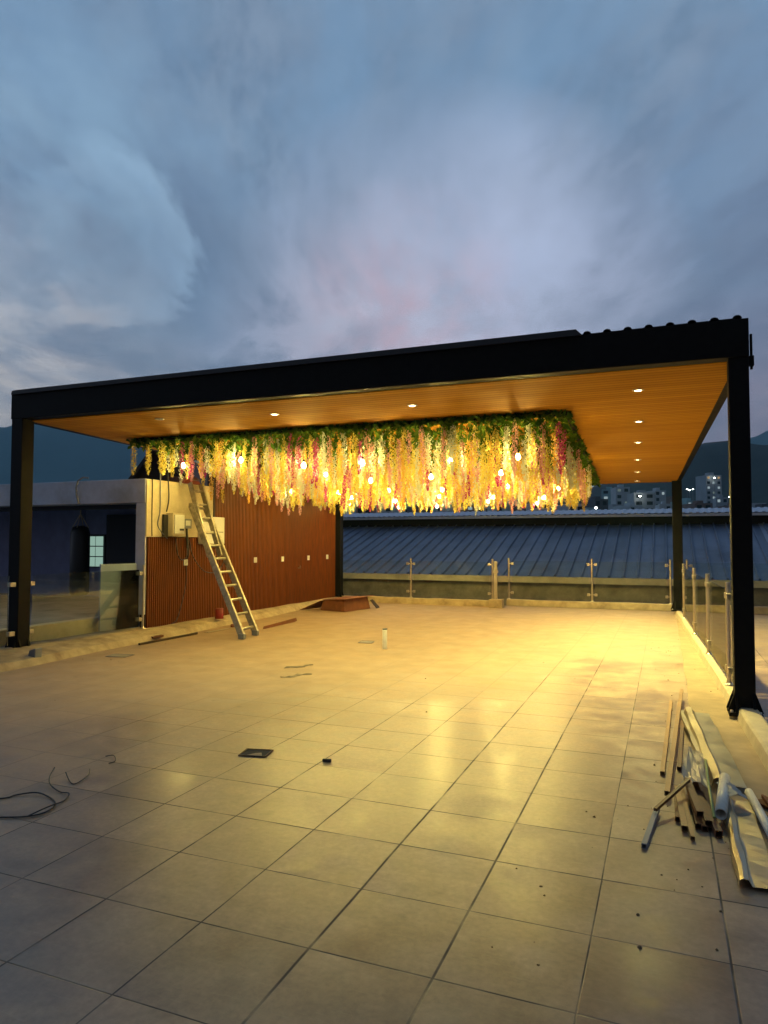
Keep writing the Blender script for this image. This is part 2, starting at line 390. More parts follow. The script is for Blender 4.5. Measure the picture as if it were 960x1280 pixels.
# left kerb: a sloping cement fillet against the wall
lk = MB(); prev = None
for i in range(33):
    y = -6+i*20.2/32; t = max(0, min(1, (y-4)/10))
    xi = -5.12-.40*t+.03*math.sin(i*1.3); j = .008*math.sin(i*2.3)
    ring = [Vector((xi,y,-.004)), Vector((xi-.08,y,.085+j)), Vector((-5.52-.08*t,y,.13+j)), Vector((-6.1,y,.13+j)), Vector((-6.1,y,-.05))]
    if prev: lk.add(prev+ring, [(q,q+1,6+q,5+q) for q in range(4)])
    prev = ring
struct('left_kerb', lk, MT['concrete'])
struct('ground', MB().add([(-6000,-3000,-13),(6000,-3000,-13),(6000,9000,-13),(-6000,9000,-13)], [(0,1,2,3)]), MT['ground'])

# ------------------------------------------------------------------ pergola
pg = thing('pergola', 'black steel pergola with timber soffit spanning the tiled roof terrace', 'pergola', (-1.5,9.4,0))
def post(c, z0, z1, w=.2):
    x, y = c.x, c.y; h = w/2
    mb = MB()
    mb.box((x-h,y-h,z0), (x+h,y+h,z1))
    o = obj('post', mb, MT['black_steel'], pg, (x,y,z0), .008)
    b = MB().box((x-h-.05,y-h-.05,z0-.02), (x+h+.05,y+h+.05,z0+.012))
    for sx, sy in ((1,0),(-1,0),(0,1),(0,-1)):
        p = Vector((x+sx*h, y+sy*h, z0+.012)); t = Vector((-sy,sx,0))*.012
        for off in (-.07,.07) if w > .15 else (0,):
            q = p+Vector((-sy,sx,0))*off
            b.prism([q-t, q-t+Vector((sx*.06,sy*.06,0)), q-t+Vector((0,0,.17))], t*2)
    bp = obj('base_plate', b, MT['black_steel'], o)
    for sx in (-1,1):
        for sy in (-1,1): obj('anchor_bolt', MB().lathe([(.014,0),(.014,.018),(.0,.02)], (x+sx*(h+.028),y+sy*(h+.028),z0+.012), 6), MT['steel'], o)
    return o
post(FL, .06, 3.25, .2); post(FR, .05, 3.24, .168); post(BR, .10, 2.93, .2); post(BL, .06, 2.9, .2)
# front and back beams, side beams (steel channels with lips)
def chan(a, b, w, h0, h1, name='beam'):
    a, b = Vector(a), Vector(b); d = (b-a); d.z = 0; d.normalize(); n = Vector((d.y,-d.x,0))*w/2
    mb = MB().hexa([a-n, a+n, b+n, b-n], [a-n+Vector((0,0,h0)), a+n+Vector((0,0,h0)), b+n+Vector((0,0,h1)), b-n+Vector((0,0,h1))])
    return obj(name, mb, MT['black_steel'], pg, a, .006)
chan((FL.x-.11,FL.y-.02,3.245), (FR.x+.086,FR.y-.02,3.235), .17, .345, .345)
chan((BL.x-.1,BL.y,2.893), (BR.x+.1,BR.y+.18,2.893), .12, .2, .2)
chan((FR.x+.045,FR.y+.07,3.232), (BR.x+.045,BR.y+.12,2.894), .09, .3, .2)
chan((FL.x+.0,FL.y+.07,3.232), (BL.x+.0,BL.y-.06,2.894), .12, .3, .2)
# capping over the left three quarters of the front beam, with a small overhang
CX = 1.52
cap = MB().hexa([(FL.x-.08,FL.y-.14,3.578),(CX+.06,FL.y-.14,3.572),(CX+.06,FL.y-.115,3.572),(FL.x-.08,FL.y-.115,3.578)],
                [(FL.x-.06,FL.y-.14,3.628),(CX,FL.y-.14,3.634),(CX,FL.y-.115,3.634),(FL.x-.06,FL.y-.115,3.628)])
cap.hexa([(FL.x-.06,FL.y-.115,3.634),(CX,FL.y-.115,3.627),(CX-.06,FL.y+.3,3.622),(FL.x-.06,FL.y+.3,3.622)],
         [(FL.x-.06,FL.y-.115,3.640),(CX,FL.y-.115,3.634),(CX-.06,FL.y+.3,3.630),(FL.x-.06,FL.y+.3,3.630)])
obj('fascia_capping', cap, MT['roof_sheet'], pg)
lug = MB().box((FR.x+.10,FR.y-.03,3.13), (FR.x+.12,FR.y+.0,3.45)).box((FR.x+.084,FR.y-.04,3.16), (FR.x+.13,FR.y+.01,3.25))
obj('steel_bracket', lug, MT['black_steel'], pg)
lug = MB().box((FL.x-.17,FL.y-.05,3.26), (FL.x-.1,FL.y+.02,3.275))
obj('steel_bracket', lug, MT['black_steel'], pg)
# soffit: boards run across, laid to the fall
so = MB().hexa([(FL.x+.06,FL.y+.066,zs(4.69)),(FR.x-.002,FR.y+.066,zs(4.69)),(BR.x-.002,BR.y+.11,zs(14.16)),(BL.x+.06,BL.y-.07,zs(14.23))],
               [(FL.x+.06,FL.y+.066,zs(4.69)+.03),(FR.x-.002,FR.y+.066,zs(4.69)+.03),(BR.x-.002,BR.y+.11,zs(14.16)+.03),(BL.x+.06,BL.y-.07,zs(14.23)+.03)])
obj('soffit', so, MT['soffit'], pg)
# corrugated roof sheet on top: ribs run front to back
prof = []; x = FL.x-.02
while x < FR.x-.05:
    for dx, dz in ((0,0),(.05,0),(.062,.018),(.08,.026),(.1,.026),(.118,.018),(.13,0)): prof.append((x+dx, dz))
    x += .187
vs = []; fs = []
for x, dz in prof:
    vs += [(x,FL.y-.105,3.588+dz), (x+.07-.50*(x-FL.x)/8.9,BL.y+.15,3.25+dz)]
for i in range(len(prof)-1): fs.append((2*i,2*i+2,2*i+3,2*i+1))
rs = MB().add(vs, fs)
ro = obj('roof_sheet', rs, MT['roof_sheet'], pg, fix=False)
sm = ro.modifiers.new('thickness', 'SOLIDIFY'); sm.thickness = .006
# dark frame the flowers hang from
PX0, PX1, PY0, PY1 = -5.45, 1.20, 6.22, 14.05
fr = MB()
for a, b in (((PX0,PY0),(PX1,PY0+.1)), ((PX1,PY0+.1),(PX1-.3,PY1)), ((PX0,PY0),(PX0,PY1)), ((PX0,PY1),(PX1-.3,PY1))):
    fr.bar((a[0],a[1],zs(a[1])-.025), (b[0],b[1],zs(b[1])-.025), .04, .046)
obj('flower_frame', fr, MT['black_steel'], pg)

# ------------------------------------------------------------------ downlights
def lamp(loc, energy, col=(1,.89,.30), size=R(125), blend=.9, rad=.05):
    ld = bpy.data.lights.new('spot', 'SPOT'); ld.energy = energy; ld.color = col; ld.spot_size = size; ld.spot_blend = blend; ld.shadow_soft_size = rad
    return ld
def downlight(x, y, label, energy, lens='lens', r=.043):
    z = zs(y)
    t = thing('downlight', label, 'downlight', (x,y,z), 'round downlights in the timber soffit')
    obj('trim_ring', MB().lathe([(r+.018,-.001),(r+.018,-.006),(r,-.012),(r-.006,-.004)], (x,y,z), 20), MT['plastic_white'], t)
    obj('lens', MB().lathe([(0,-.006),(r-.006,-.005),(r-.006,-.001)], (x,y,z), 20), MT[lens], t)
    if energy:
        ld = lamp(None, energy); o = bpy.data.objects.new('lamp_beam', ld); COL.objects.link(o); o.parent = t; o.location = (0,0,-.03)
    return t
RIGHT_ROW = [(2.05,5.5),(2.0,7.2),(1.94,8.8),(1.87,10.6),(1.81,12.25),(1.75,13.8)]
names = ['nearest the black front beam', 'second from the front beam', 'third from the front beam', 'fourth from the front beam', 'fifth from the front beam', 'farthest, by the back edge']
EN = [520, 580, 580, 520, 340, 230]
for (x, y), nm, e in zip(RIGHT_ROW, names, EN):
    downlight(x, y, 'lit downlight in the row right of the flowers, '+nm, e)
downlight(-2.35, 5.33, 'lit downlight shining in the front soffit above the ladder side of the flowers', 190)
downlight(-.50, 5.42, 'small lit downlight in the front soffit near the middle of the beam', 190)
downlight(-4.0, 5.11, 'unlit downlight in the front soffit nearest the left post', 0, 'grey_pipe')

# ------------------------------------------------------------------ flowers
def petal(mb, c, n, s, twist):
    n = n.normalized(); a = n.cross(Vector((math.cos(twist), math.sin(twist), .3))).normalized(); b = n.cross(a)
    mb.add([c-a*s*.5, c+b*s*.42+n*s*.18, c+a*s*.5, c-b*s*.42+n*s*.18], [(0,1,2,3)])
def garland_mesh(name, mat, length, seed):
    rg = random.Random(seed); mb = MB()
    bend = rg.uniform(-.02,.02), rg.uniform(-.02,.02)
    def axis(t): return Vector((bend[0]*math.sin(t*3), bend[1]*math.sin(t*2.4), -.05-t*(length-.05)))
    k = int(270*length)
    for i in range(k):
        t = (i+rg.random())/k
        rr = (.036 if t < .8 else .036*(1-(t-.8)/.2*.75))*rg.uniform(.55,1.25)*(.6+.4*min(1,t/.12))
        an = rg.uniform(0, 6.283)
        d = Vector((math.cos(an), math.sin(an), rg.uniform(-.5,.35)))
        petal(mb, axis(t)+Vector((d.x,d.y,0))*rr, d, rg.uniform(.019,.032), rg.uniform(0,6.28))
    mb.tube([axis(t/6) for t in range(7)], .004, 4, False)
    return mb.mesh(name, mat)
def tuft_mesh(seed):
    rg = random.Random(seed); mb = MB()
    for i in range(13):
        an = rg.uniform(0,6.283); r = rg.uniform(.01,.085)
        c = Vector((math.cos(an)*r, math.sin(an)*r, -rg.uniform(.0,.12+.10*(seed % 3 == 0))))
        n = Vector((rg.uniform(-1,1), rg.uniform(-1,1), rg.uniform(-.4,1))).normalized()
        a = n.cross(Vector((math.cos(an),math.sin(an),.2))).normalized(); b = n.cross(a); s = rg.uniform(.04,.07)
        mb.add([c-a*s, c-a*s*.2+b*s*.42, c+a*s, c-a*s*.2-b*s*.42], [(0,1,2,3)])
    return mb.mesh('leaf_tuft', MT['leaf'])
TUFTS = [tuft_mesh(s) for s in range(8)]
GL = {c: [garland_mesh('flower_garland', PET[c], ln, hash((i, len(c)))+i*17+len(c)) for i, ln in enumerate((.42,.52,.62,.70,.78,.55))] for c in PET}
WORDS = {'yellow': 'hanging strand of yellow artificial wisteria among the garlands under the soffit',
         'orange': 'hanging strand of orange artificial wisteria among the garlands under the soffit',
         'pink': 'hanging strand of pink artificial wisteria among the garlands under the soffit',
         'magenta': 'hanging strand of deep magenta artificial wisteria among the garlands under the soffit',
         'white': 'hanging strand of white artificial wisteria among the garlands under the soffit'}
spots = []
y = PY0+.06
while y < PY1-.05:
    x = PX0+.08
    xe = PX1-.03-.3*max(0,(y-PY0))/(PY1-PY0)
    while x < xe:
        spots.append((x+rnd.uniform(-.09,.09), y+rnd.uniform(-.09,.09))); x += .235
    y += .27
# bulbs first so the strands leave them a little room
BULBS = []
for r_, yy in enumerate((6.75, 8.5, 10.3, 12.1, 13.6)):
    for c_ in range(6):
        bx_ = PX0+.55+c_*1.1+(.45 if r_ % 2 else 0)+rnd.uniform(-.12,.12)
        if bx_ > PX1-.25-.3*(yy-PY0)/(PY1-PY0): continue
        BULBS.append((bx_, yy+rnd.uniform(-.15,.15), zs(yy)-rnd.uniform(.33,.50)))
def clear(x, y, zbot):
    return all((x-b[0])**2+(y-b[1])**2 > .0035 for b in BULBS)
spots = [s for s in spots if clear(*s, 0)]
spots.sort(key=lambda s: (s[1]+2.46)*.92-(s[0]-2.3)*.37)
rest = MB(); restc = {}
ptot = 0
cols = ['yellow']*37+['orange']*14+['pink']*20+['magenta']*9+['white']*20
GROUPF = 'artificial wisteria strands hanging from the soffit'
rest_objs = []
for i, (x, y) in enumerate(spots):
    # colour drifts in patches, as bunches were tied up together
    k = rnd.random()+.25*math.sin(x*2.3+y*.9)+.2*math.sin(x*.9-y*1.7)
    c = cols[int((k-math.floor(k))*len(cols))] if rnd.random() < .6 else rnd.choice(cols)
    # shorter strands at the left front and the far left
    lens = GL[c]; q = rnd.choice((1,2,2,3,3,4,5))
    if x < -4.2 and y < 8.2: q = rnd.choice((0,0,1,5))
    if y > 11.5: q = rnd.choice((0,1,1,5,2))
    s = rnd.uniform(.9,1.12)
    if i < 300:
        o = bpy.data.objects.new('flower_garland', lens[q]); COL.objects.link(o)
        tagit(o, WORDS[c], 'flower garland', GROUPF)
        o.location = (x,y,zs(y)-.02); o.rotation_euler = (rnd.uniform(-.05,.05), rnd.uniform(-.05,.05), rnd.uniform(0,6.28)); o.scale = (s,s,rnd.uniform(.9,1.15))
        lt = bpy.data.objects.new('leaf_tuft', TUFTS[i % 8]); COL.objects.link(lt); lt.parent = o
    else:
        rest_objs.append((x,y,c,q,rnd.uniform(0,6.28),s))
# the strands behind, as one mass
vs, fs, mi, me_mats = [], [], [], list(PET.keys())
for x, y, c, q, a, s in rest_objs:
    me = GL[c][q]; b = len(vs); ca, sa = math.cos(a), math.sin(a)
    for v in me.vertices:
        vs.append((x+(v.co.x*ca-v.co.y*sa)*s, y+(v.co.x*sa+v.co.y*ca)*s, zs(y)-.02+v.co.z*s))
    for p in me.polygons:
        fs.append(tuple(b+i for i in p.vertices)); mi.append(me_mats.index(c))
me = bpy.data.meshes.new('flower_mass'); me.from_pydata(vs, [], fs)
for c in me_mats: me.materials.append(PET[c])
me.polygons.foreach_set('material_index', mi); me.update()
o = bpy.data.objects.new('flower_mass', me); COL.objects.link(o)
tagit(o, 'dense mass of artificial wisteria strands behind the front garlands', 'flowers', kind='stuff')
# leafy matting the strands are tied to
mb = MB()
for i in range(7600):
    y = rnd.uniform(PY0-.0, PY1); xe = PX1-.3*(y-PY0)/(PY1-PY0)
    if i < 1300: y = PY0+rnd.uniform(-.06,.12)
    x = rnd.uniform(PX0-.05, xe+.05)
    if 1300 <= i < 1650: x = xe+rnd.uniform(-.10,.05)
    z = zs(y)-.02-abs(rnd.gauss(0,.03))
    n = Vector((rnd.gauss(0,.8), rnd.gauss(0,.8), 1)).normalized(); an = rnd.uniform(0,6.28)
    a = n.cross(Vector((math.cos(an),math.sin(an),.1))).normalized(); b = n.cross(a); s = rnd.uniform(.04,.085); c = Vector((x,y,z))
    mb.add([c-a*s, c-a*s*.2+b*s*.4, c+a*s, c-a*s*.2-b*s*.4], [(0,1,2,3)])
o = obj('leaf_mat', mb, MT['leaf'], fix=False); tagit(o, 'green artificial leaf matting under the soffit that the flower strands are tied to', 'leaf matting', kind='stuff')
# lit bulbs
bulb_me = MB().lathe([(0,-.05),(.016,-.046),(.027,-.032),(.030,-.016),(.024,.004),(.015,.02),(.013,.03)], n=12).mesh('festoon_bulb', MT['bulb'])
sock_me = MB().lathe([(.016,.028),(.018,.034),(.018,.07),(.006,.078)], n=10).mesh('socket', MT['plastic_black'])
b0 = None
for (x, y, z) in BULBS:
    o = bpy.data.objects.new('festoon_bulb', bulb_me); COL.objects.link(o); o.location = (x,y,z)
    tagit(o, 'glowing warm bulb hanging among the flower strands', 'light bulb', 'lit bulbs hung among the flowers')
    s = bpy.data.objects.new('socket', sock_me); COL.objects.link(s); s.parent = o
    co = obj('cord', MB().tube([(x,y,z+.075),(x,y,zs(y)-.03)], .004, 6), MT['cable'], o)

# ------------------------------------------------------------------ slatted wall on the left
WX = -5.72
wl = thing('slatted_wall', 'reddish brown vertical slat wall along the left of the terrace', 'wall', (WX-.1,10.5,.1))
obj('backing', MB().box((WX-.14,8.80,.1),(WX-.03,14.12,2.88)), MT['dark_wood'], wl)
mb = MB(); y = 8.82
while y < 14.1:
    mb.box((WX-.032,y,.12),(WX,y+.03,2.9)); y += .052
obj('tall_slats', mb, MT['slat'], wl)
obj('low_backing', MB().box((WX-.14,6.93,.1),(WX-.03,8.797,1.645)), MT['dark_wood'], wl)
mb = MB(); y = 6.95
while y < 8.78:
    mb.box((WX-.032,y,.12),(WX-.001,y+.03,1.64)); y += .052
obj('low_slats', mb, MT['slat'], wl)
obj('edge_trim', MB().box((WX-.15,8.76,1.66),(WX+.004,8.798,2.9)), MT['dark_roof'], wl)

def socket(y, z, label):
    t = thing('wall_socket', label, 'wall socket', (WX,y,z), 'white sockets on the slat wall')
    obj('face_plate', MB().box((WX,y-.055,z-.055),(WX+.012,y+.055,z+.055)), MT['plastic_white'], t, bevel=.004)
    obj('outlet', MB().lathe([(.026,0),(.026,.004),(.02,.004),(.018,0)], (0,0,0), 12), MT['plastic_white'], t)
    oo = t.children[-1]; oo.rotation_euler = (0,R(90),0); oo.location = (.0125,0,0)
    for v in oo.data.vertices: v.co += Vector((WX,y,z))
    return t
socket(7.93,1.19,'white socket on the low slats, left of the ladder')
socket(10.24,1.18,'white socket on the tall slats, first to the right of the ladder')
socket(11.37,1.175,'white socket on the tall slats, second to the right of the ladder')
socket(12.6,1.175,'white socket on the tall slats, third to the right of the ladder')
socket(13.62,1.18,'white socket on the tall slats nearest the back post')
solo('coat_hook', MB().tube([(WX,12.1,.95),(WX+.05,12.1,.95),(WX+.06,12.1,1.0)], .012, 6), MT['steel'], 'small metal stub on the tall slats below the socket row', 'hook')

# electric boxes
t = thing('fuse_box', 'cream metal fuse box on the rendered wall left of the ladder', 'fuse box', (WX,7.6,1.66))
obj('cabinet', MB().box((WX+.003,7.38,1.66),(WX+.15,7.70,2.06)), MT['yellow_wall'], t, bevel=.006)
obj('cover', MB().box((WX+.153,7.41,1.70),(WX+.17,7.67,2.03)), MT['plastic_white'], t, bevel=.005)
obj('breaker_slot', MB().box((WX+.171,7.54,1.755),(WX+.176,7.65,1.79)), MT['plastic_black'], t)
obj('side_shadow_plate', MB().box((WX+.004,7.28,1.65),(WX+.05,7.377,2.03)), MT['plastic_black'], t)  # dark strip modelled where the cabinet's side is in shade
t = thing('meter_box', 'small grey meter box between the fuse box and the ladder', 'meter box', (WX,8.0,1.7))
obj('housing', MB().box((WX+.003,7.76,1.80),(WX+.09,7.98,1.97)), MT['grey_pipe'], t, bevel=.008)
obj('dial', MB().box((WX+.092,7.80,1.85),(WX+.099,7.93,1.94)), MT['plastic_white'], t)
obj('conduit', MB().tube([(WX+.04,7.9,1.797),(WX+.04,7.93,1.45)], .02, 8), MT['cable'], t)
t = thing('junction_cabinet', 'pale square cabinet on the slat wall behind the ladder', 'cabinet', (WX,8.65,1.5))
obj('case', MB().box((WX+.004,8.28,1.52),(WX+.10,8.98,2.03)), MT['plastic_white'], t, bevel=.006)
obj('lower_lid', MB().box((WX+.103,8.33,1.53),(WX+.125,8.62,1.72)), MT['plastic_white'], t, bevel=.004)
obj('lid_gap', MB().box((WX+.102,8.33,1.74),(WX+.106,8.93,1.752)), MT['plastic_black'], t)
# cables on the wall
def cable(name, pts, r, label, cat='cable', mat='cable', group=None, n=6):
    P = [Vector(p) for p in pts]; out = []
    for i in range(len(P)-1):
        p0, p1, p2, p3 = P[max(i-1,0)], P[i], P[i+1], P[min(i+2,len(P)-1)]
        for k in range(8):
            u = k/8; out.append(.5*((2*p1)+(p2-p0)*u+(2*p0-5*p1+4*p2-p3)*u*u+(3*p1-p0-3*p2+p3)*u**3))
    out.append(P[-1])
    return solo(name, MB().tube(out, r, n), MT[mat], label, cat, group)
wx = WX+.02
cable('wall_cable', [(wx,7.0,2.62),(wx,7.0,2.3),(wx,7.0,1.9),(wx,7.01,1.66)], .008, 'black cable dropping straight down the rendered wall nearest its corner')
cable('wall_cable', [(wx,7.18,3.0),(wx,7.2,2.6),(wx+.02,7.18,2.1),(wx,7.15,1.85),(wx+.02,7.28,1.68),(wx,7.4,1.62)], .011, 'grey cable bulging down the rendered wall into the fuse box', mat='grey_pipe')
cable('wall_cable', [(wx,7.35,3.0),(wx,7.4,2.65),(wx+.02,7.4,2.3),(wx,7.37,2.08)], .011, 'dark cable dropping into the top of the fuse box')
cable('wall_cable', [(wx,7.62,1.62),(wx+.05,7.62,1.35),(wx+.04,7.75,1.24),(wx+.05,7.88,1.32),(wx+.02,7.92,1.55)], .009, 'short black cable loop hanging under the fuse box')
cable('wall_cable', [(wx,8.0,1.6),(wx+.05,8.05,1.3),(wx+.08,8.35,1.02),(wx+.08,8.75,1.0),(wx+.06,9.0,1.2),(wx+.03,9.05,1.5)], .009, 'long slack black cable swinging behind the ladder')
cable('wall_cable', [(wx,7.93,1.13),(wx+.03,7.88,.8),(wx+.02,7.78,.45),(wx+.05,7.62,.2),(wx+.03,7.5,.14)], .008, 'thin cable trailing from the lone socket down to the kerb')
cable('wall_cable', [(wx,7.98,1.5),(wx+.02,7.97,1.35),(wx,7.94,1.25)], .012, 'thick short cable joining the meter box to the lone socket')

# ------------------------------------------------------------------ ladder
ld_ = thing('ladder', 'worn aluminium extension ladder leaning against the slat wall', 'ladder', (-4.05,7.45,0))
def ladder_section(a0, a1, b0, b1, name, w, d, n0, pitch):
    for p, q in ((a0,a1),(b0,b1)):
        obj(name, MB().bar(p, q, w, d, up=(1,0,.8)), MT['alu'], ld_, p, .004)
    p, q, r_, s_ = map(Vector, (a0,a1,b0,b1)); ln = (q-p).length; k = n0
    while k < ln-.06:
        u = k/ln; obj('rung', MB().tube([p.lerp(q,u), r_.lerp(s_,u)], 0.023, 8), MT['alu'], ld_, p.lerp(q,u)); k += pitch
A0, A1, B0, B1 = Vector((-4.02,7.18,.05)), Vector((-5.56,7.86,2.22)), Vector((-4.07,7.66,.05)), Vector((-5.58,8.30,2.22))
ladder_section(A0, A1, B0, B1, 'lower_stile', .048, .11, .12, .285)
o2 = Vector((.06,0,.05))
C0, C1, D0, D1 = A0.lerp(A1,.60)+Vector((-.05,.045,-.04)), Vector((-5.66,7.95,2.62)), B0.lerp(B1,.60)+Vector((-.05,-.045,-.04)), Vector((-5.66,8.27,2.62))
ladder_section(C0, C1, D0, D1, 'upper_stile', .04, .09, .2, .285)
for p in (A0, B0):
    obj('rubber_foot', MB().box((p.x-.06,p.y-.03,.002),(p.x+.05,p.y+.03,.09)), MT['grey_pipe'], ld_, p, .01)
for p in (A1, B1):
    obj('rung_lock', MB().box((p.x-.03,p.y-.035,p.z-.05),(p.x+.05,p.y+.035,p.z+.03)), MT['alu'], ld_, p, .006)
# broom head lying on the parapet by the ladder top
t = thing('broom_head', 'red brown broom head lying on the parapet at the ladder top', 'broom', (-5.8,8.1,2.62))
obj('bristles', MB().prism([(-5.86,7.86,2.625),(-5.86,8.36,2.625),(-5.86,8.32,2.68),(-5.86,7.92,2.70)], (.13,0,0)), MT['leather_red'], t)
obj('block', MB().box((-5.84,7.9,2.70),(-5.75,8.34,2.73)), MT['rust'], t)

# ------------------------------------------------------------------ neighbour's building on the left
nb = thing('neighbour_house', 'flat roofed white annexe with dark blue recessed porch left of the slat wall', 'house', (-9,9,0))
NY = 6.90
obj('parapet_fascia', MB().box((-16,NY,2.215),(-5.755,NY+.35,2.62)), MT['white_wall'], nb, bevel=.01)
obj('roof_slab', MB().box((-16,NY+.352,2.3),(-5.757,11,2.55)), MT['white_wall'], nb)
obj('side_wall', MB().box((-5.95,NY+.353,1.0),(-5.754,8.757,2.298)).box((-5.95,NY+.353,2.552),(-5.754,8.757,2.618)), MT['yellow_wall'], nb)
obj('side_render', MB().box((-5.752,NY+.005,1.65),(-5.73,8.756,2.612)), MT['yellow_wall'], nb)
obj('jamb', MB().box((-5.95,NY+.002,.35),(-5.753,NY+.35,2.213)), MT['white_wall'], nb)
obj('porch_back_wall', MB().box((-16,9.6,.35),(-5.96,9.75,2.3)), MT['blue_wall'], nb)
obj('porch_soffit_beam', MB().box((-16,NY+.36,2.14),(-5.96,NY+.5,2.298)), MT['dark'], nb)
obj('porch_shadow_panel', MB().box((-9.05,9.50,.35),(-7.9,9.597,2.15)), MT['dark'], nb)  # dark panel in place of the shadow on the porch back wall
obj('pilaster', MB().box((-10.6,9.45,.42),(-9.75,9.597,2.298)), MT['blue_wall'], nb)
w = obj('window', MB().box((-9.62,9.555,.99),(-9.14,9.598,1.72)), MT['dark'], nb)
for i in range(2):
    for k in range(3):
        x0, z0 = -9.61+i*.225, .955+.06+k*.228
        obj('pane', MB().box((x0+.015,9.53,z0),(x0+.205,9.553,z0+.205)), MT['window_lit'], w)
struct('neighbour_terrace', MB().box((-16,-6,-.6),(-6.40,9.6,.30)), MT['grey_concrete'])
solo('low_wall', MB().box((-6.38,-6,-.4),(-6.2,6.85,.34)), MT['yellow_wall'], 'low cream rendered wall just outside the left glass railing', 'wall', bevel=.01)
# punching bag
t = thing('punching_bag', 'black punching bag hanging in the dark porch of the annexe', 'punching bag', (-7.87,7.6,.6))
obj('bag', MB().lathe([(0,.56),(.14,.565),(.17,.6),(.175,1.2),(.172,1.72),(.14,1.83),(.06,1.86),(0,1.865)], (-7.87,7.6,0), 24), MT['leather'], t)
ch = MB()
for a in range(4):
    th = a*math.pi/2+.4; ch.tube([(-7.87+.15*math.cos(th),7.6+.15*math.sin(th),1.82),(-7.87,7.6,2.08)], .008, 5)
ch.tube([(-7.87,7.6,2.08),(-7.87,7.6,2.3)], .012, 6)
obj('chain', ch, MT['steel'], t)
solo('gooseneck_pipe', MB().tube([(-7.18,6.88,2.2),(-7.22,6.86,2.35),(-7.24,6.86,2.5),(-7.2,6.86,2.62),(-7.1,6.87,2.68),(-7.0,6.9,2.67)], .015, 8), MT['grey_pipe'], 'bent grey pipe looping up the annexe parapet above the punching bag', 'pipe')
# board behind the glass
t = solo('grey_board', MB().hexa([(-6.12,6.28,.13),(-6.09,6.28,.13),(-5.90,6.88,.13),(-5.93,6.88,.13)], [(-6.12,6.28,1.20),(-6.09,6.28,1.20),(-5.90,6.88,1.20),(-5.93,6.88,1.20)]),
     surf('grey_fibre_board', (.34,.43,.56), .8, 0, .1, 3, .1, dirt=(.27,.34,.45), dscale=1.2), 'pale grey board standing upright behind the left glass panel beside the slats', 'board')
# gabled house behind the annexe
t = thing('gabled_house', 'dark gabled roof of a house rising behind the annexe parapet', 'house', (-9,14,-3))
gp = [far_pt(px, py, 20) for px, py in ((150,612),(192,556),(246,606),(246,612),(192,562),(156,612))]
dn_ = Vector((FW.x,FW.y,0))*5
obj('roof', MB().prism(gp, dn_), MT['dark_roof'], t)
gw = [far_pt(px, py, 20.4) for px, py in ((160,612),(192,566),(240,608),(240,820),(160,820))]
obj('wall', MB().prism(gw, dn_*.9), MT['brick_dark'], t)
solo('brick_vent', MB().box((-9.05,11.6,2.6),(-8.55,11.9,3.1)).box((-9.1,11.55,3.1),(-8.5,11.95,3.16)), MT['cardboard'], 'small brown brick vent standing on the annexe roof under the left strands', 'vent')

# ------------------------------------------------------------------ glass railings
def rail_post(parent, x, y, z0, z1, dirs, r=.025, pair=False):
    """round stainless post with foot flange and two clamps along dirs"""
    mb = MB().tube([(x,y,z0),(x,y,z1)], r, 10)
    o = obj('railing_post', mb, MT['steel'], parent, (x,y,z0))
    obj('foot_flange', MB().lathe([(.05,0),(.05,.008),(r+.004,.012),(r+.004,.03)], (x,y,z0), 14), MT['steel'], o)
    for zc in (z0+.16, z1-.14):
        for d in dirs:
            cm = MB()
            d = Vector(d).normalized(); n = Vector((-d.y,d.x,0))
            c = Vector((x,y,zc)); cm.bar(c+d*r*.8, c+d*.085, .018, .02)
            cm.bar(c+d*.085-n*.028, c+d*.085+n*.028, .062, .062)
            obj('glass_clamp', cm, MT['steel'], o, bevel=.006)
    return o
def glass(parent, a, b, z0, z1, th=.012):
    a, b = Vector(a), Vector(b); d = (b-a).normalized(); n = Vector((-d.y,d.x,0))*th/2
    bot = [a-n, b-n, b+n, a+n]
    return obj('glass_panel', MB().hexa([Vector((p.x,p.y,z0)) for p in bot], [Vector((p.x,p.y,z1)) for p in bot]), MT['glass'], parent)
# back left run
t = thing('glass_railing', 'glass railing between the back left post and the small concrete block', 'railing', (-3.7,14.4,.15))
for px in (-3.72,): rail_post(t, px, 14.38, .15, 1.15, [(1,0,0),(-1,0,0)])
rail_post(t, -1.60, 14.33, .15, 1.15, [(-1,0,0)])
glass(t, (-5.72,14.41,0), (-3.80,14.38,0), .21, 1.08); glass(t, (-3.64,14.38,0), (-1.69,14.34,0), .21, 1.08)
# pedestal with flat corner post
t = thing('corner_pedestal', 'small concrete block with a flat metal stub post in the back railing gap', 'pedestal', (-1.48,14.12,0))
obj('block', MB().box((-1.62,13.98,-.003),(-1.30,14.26,.2)), MT['concrete'], t, bevel=.015)
obj('stub_post', MB().box((-1.53,14.16,.2),(-1.45,14.2,1.1)), MT['steel'], t, bevel=.004)
obj('bracket', MB().box((-1.56,14.12,.82),(-1.42,14.158,.88)), MT['steel'], t)
# back right run
t = thing('glass_railing', 'long glass railing along the back edge facing the middle of the blue roof', 'railing', (.6,14.95,.15))
rail_post(t, -1.32, 14.9, .15, 1.17, [(1,0,0)])
rail_post(t, .67, 14.9, .15, 1.17, [(1,0,0),(-1,0,0)])
rail_post(t, 2.40, 14.9, .15, 1.17, [(-1,0,0)])
glass(t, (-1.23,14.9,0), (.59,14.9,0), .21, 1.10); glass(t, (.75,14.9,0), (2.31,14.9,0), .21, 1.10)
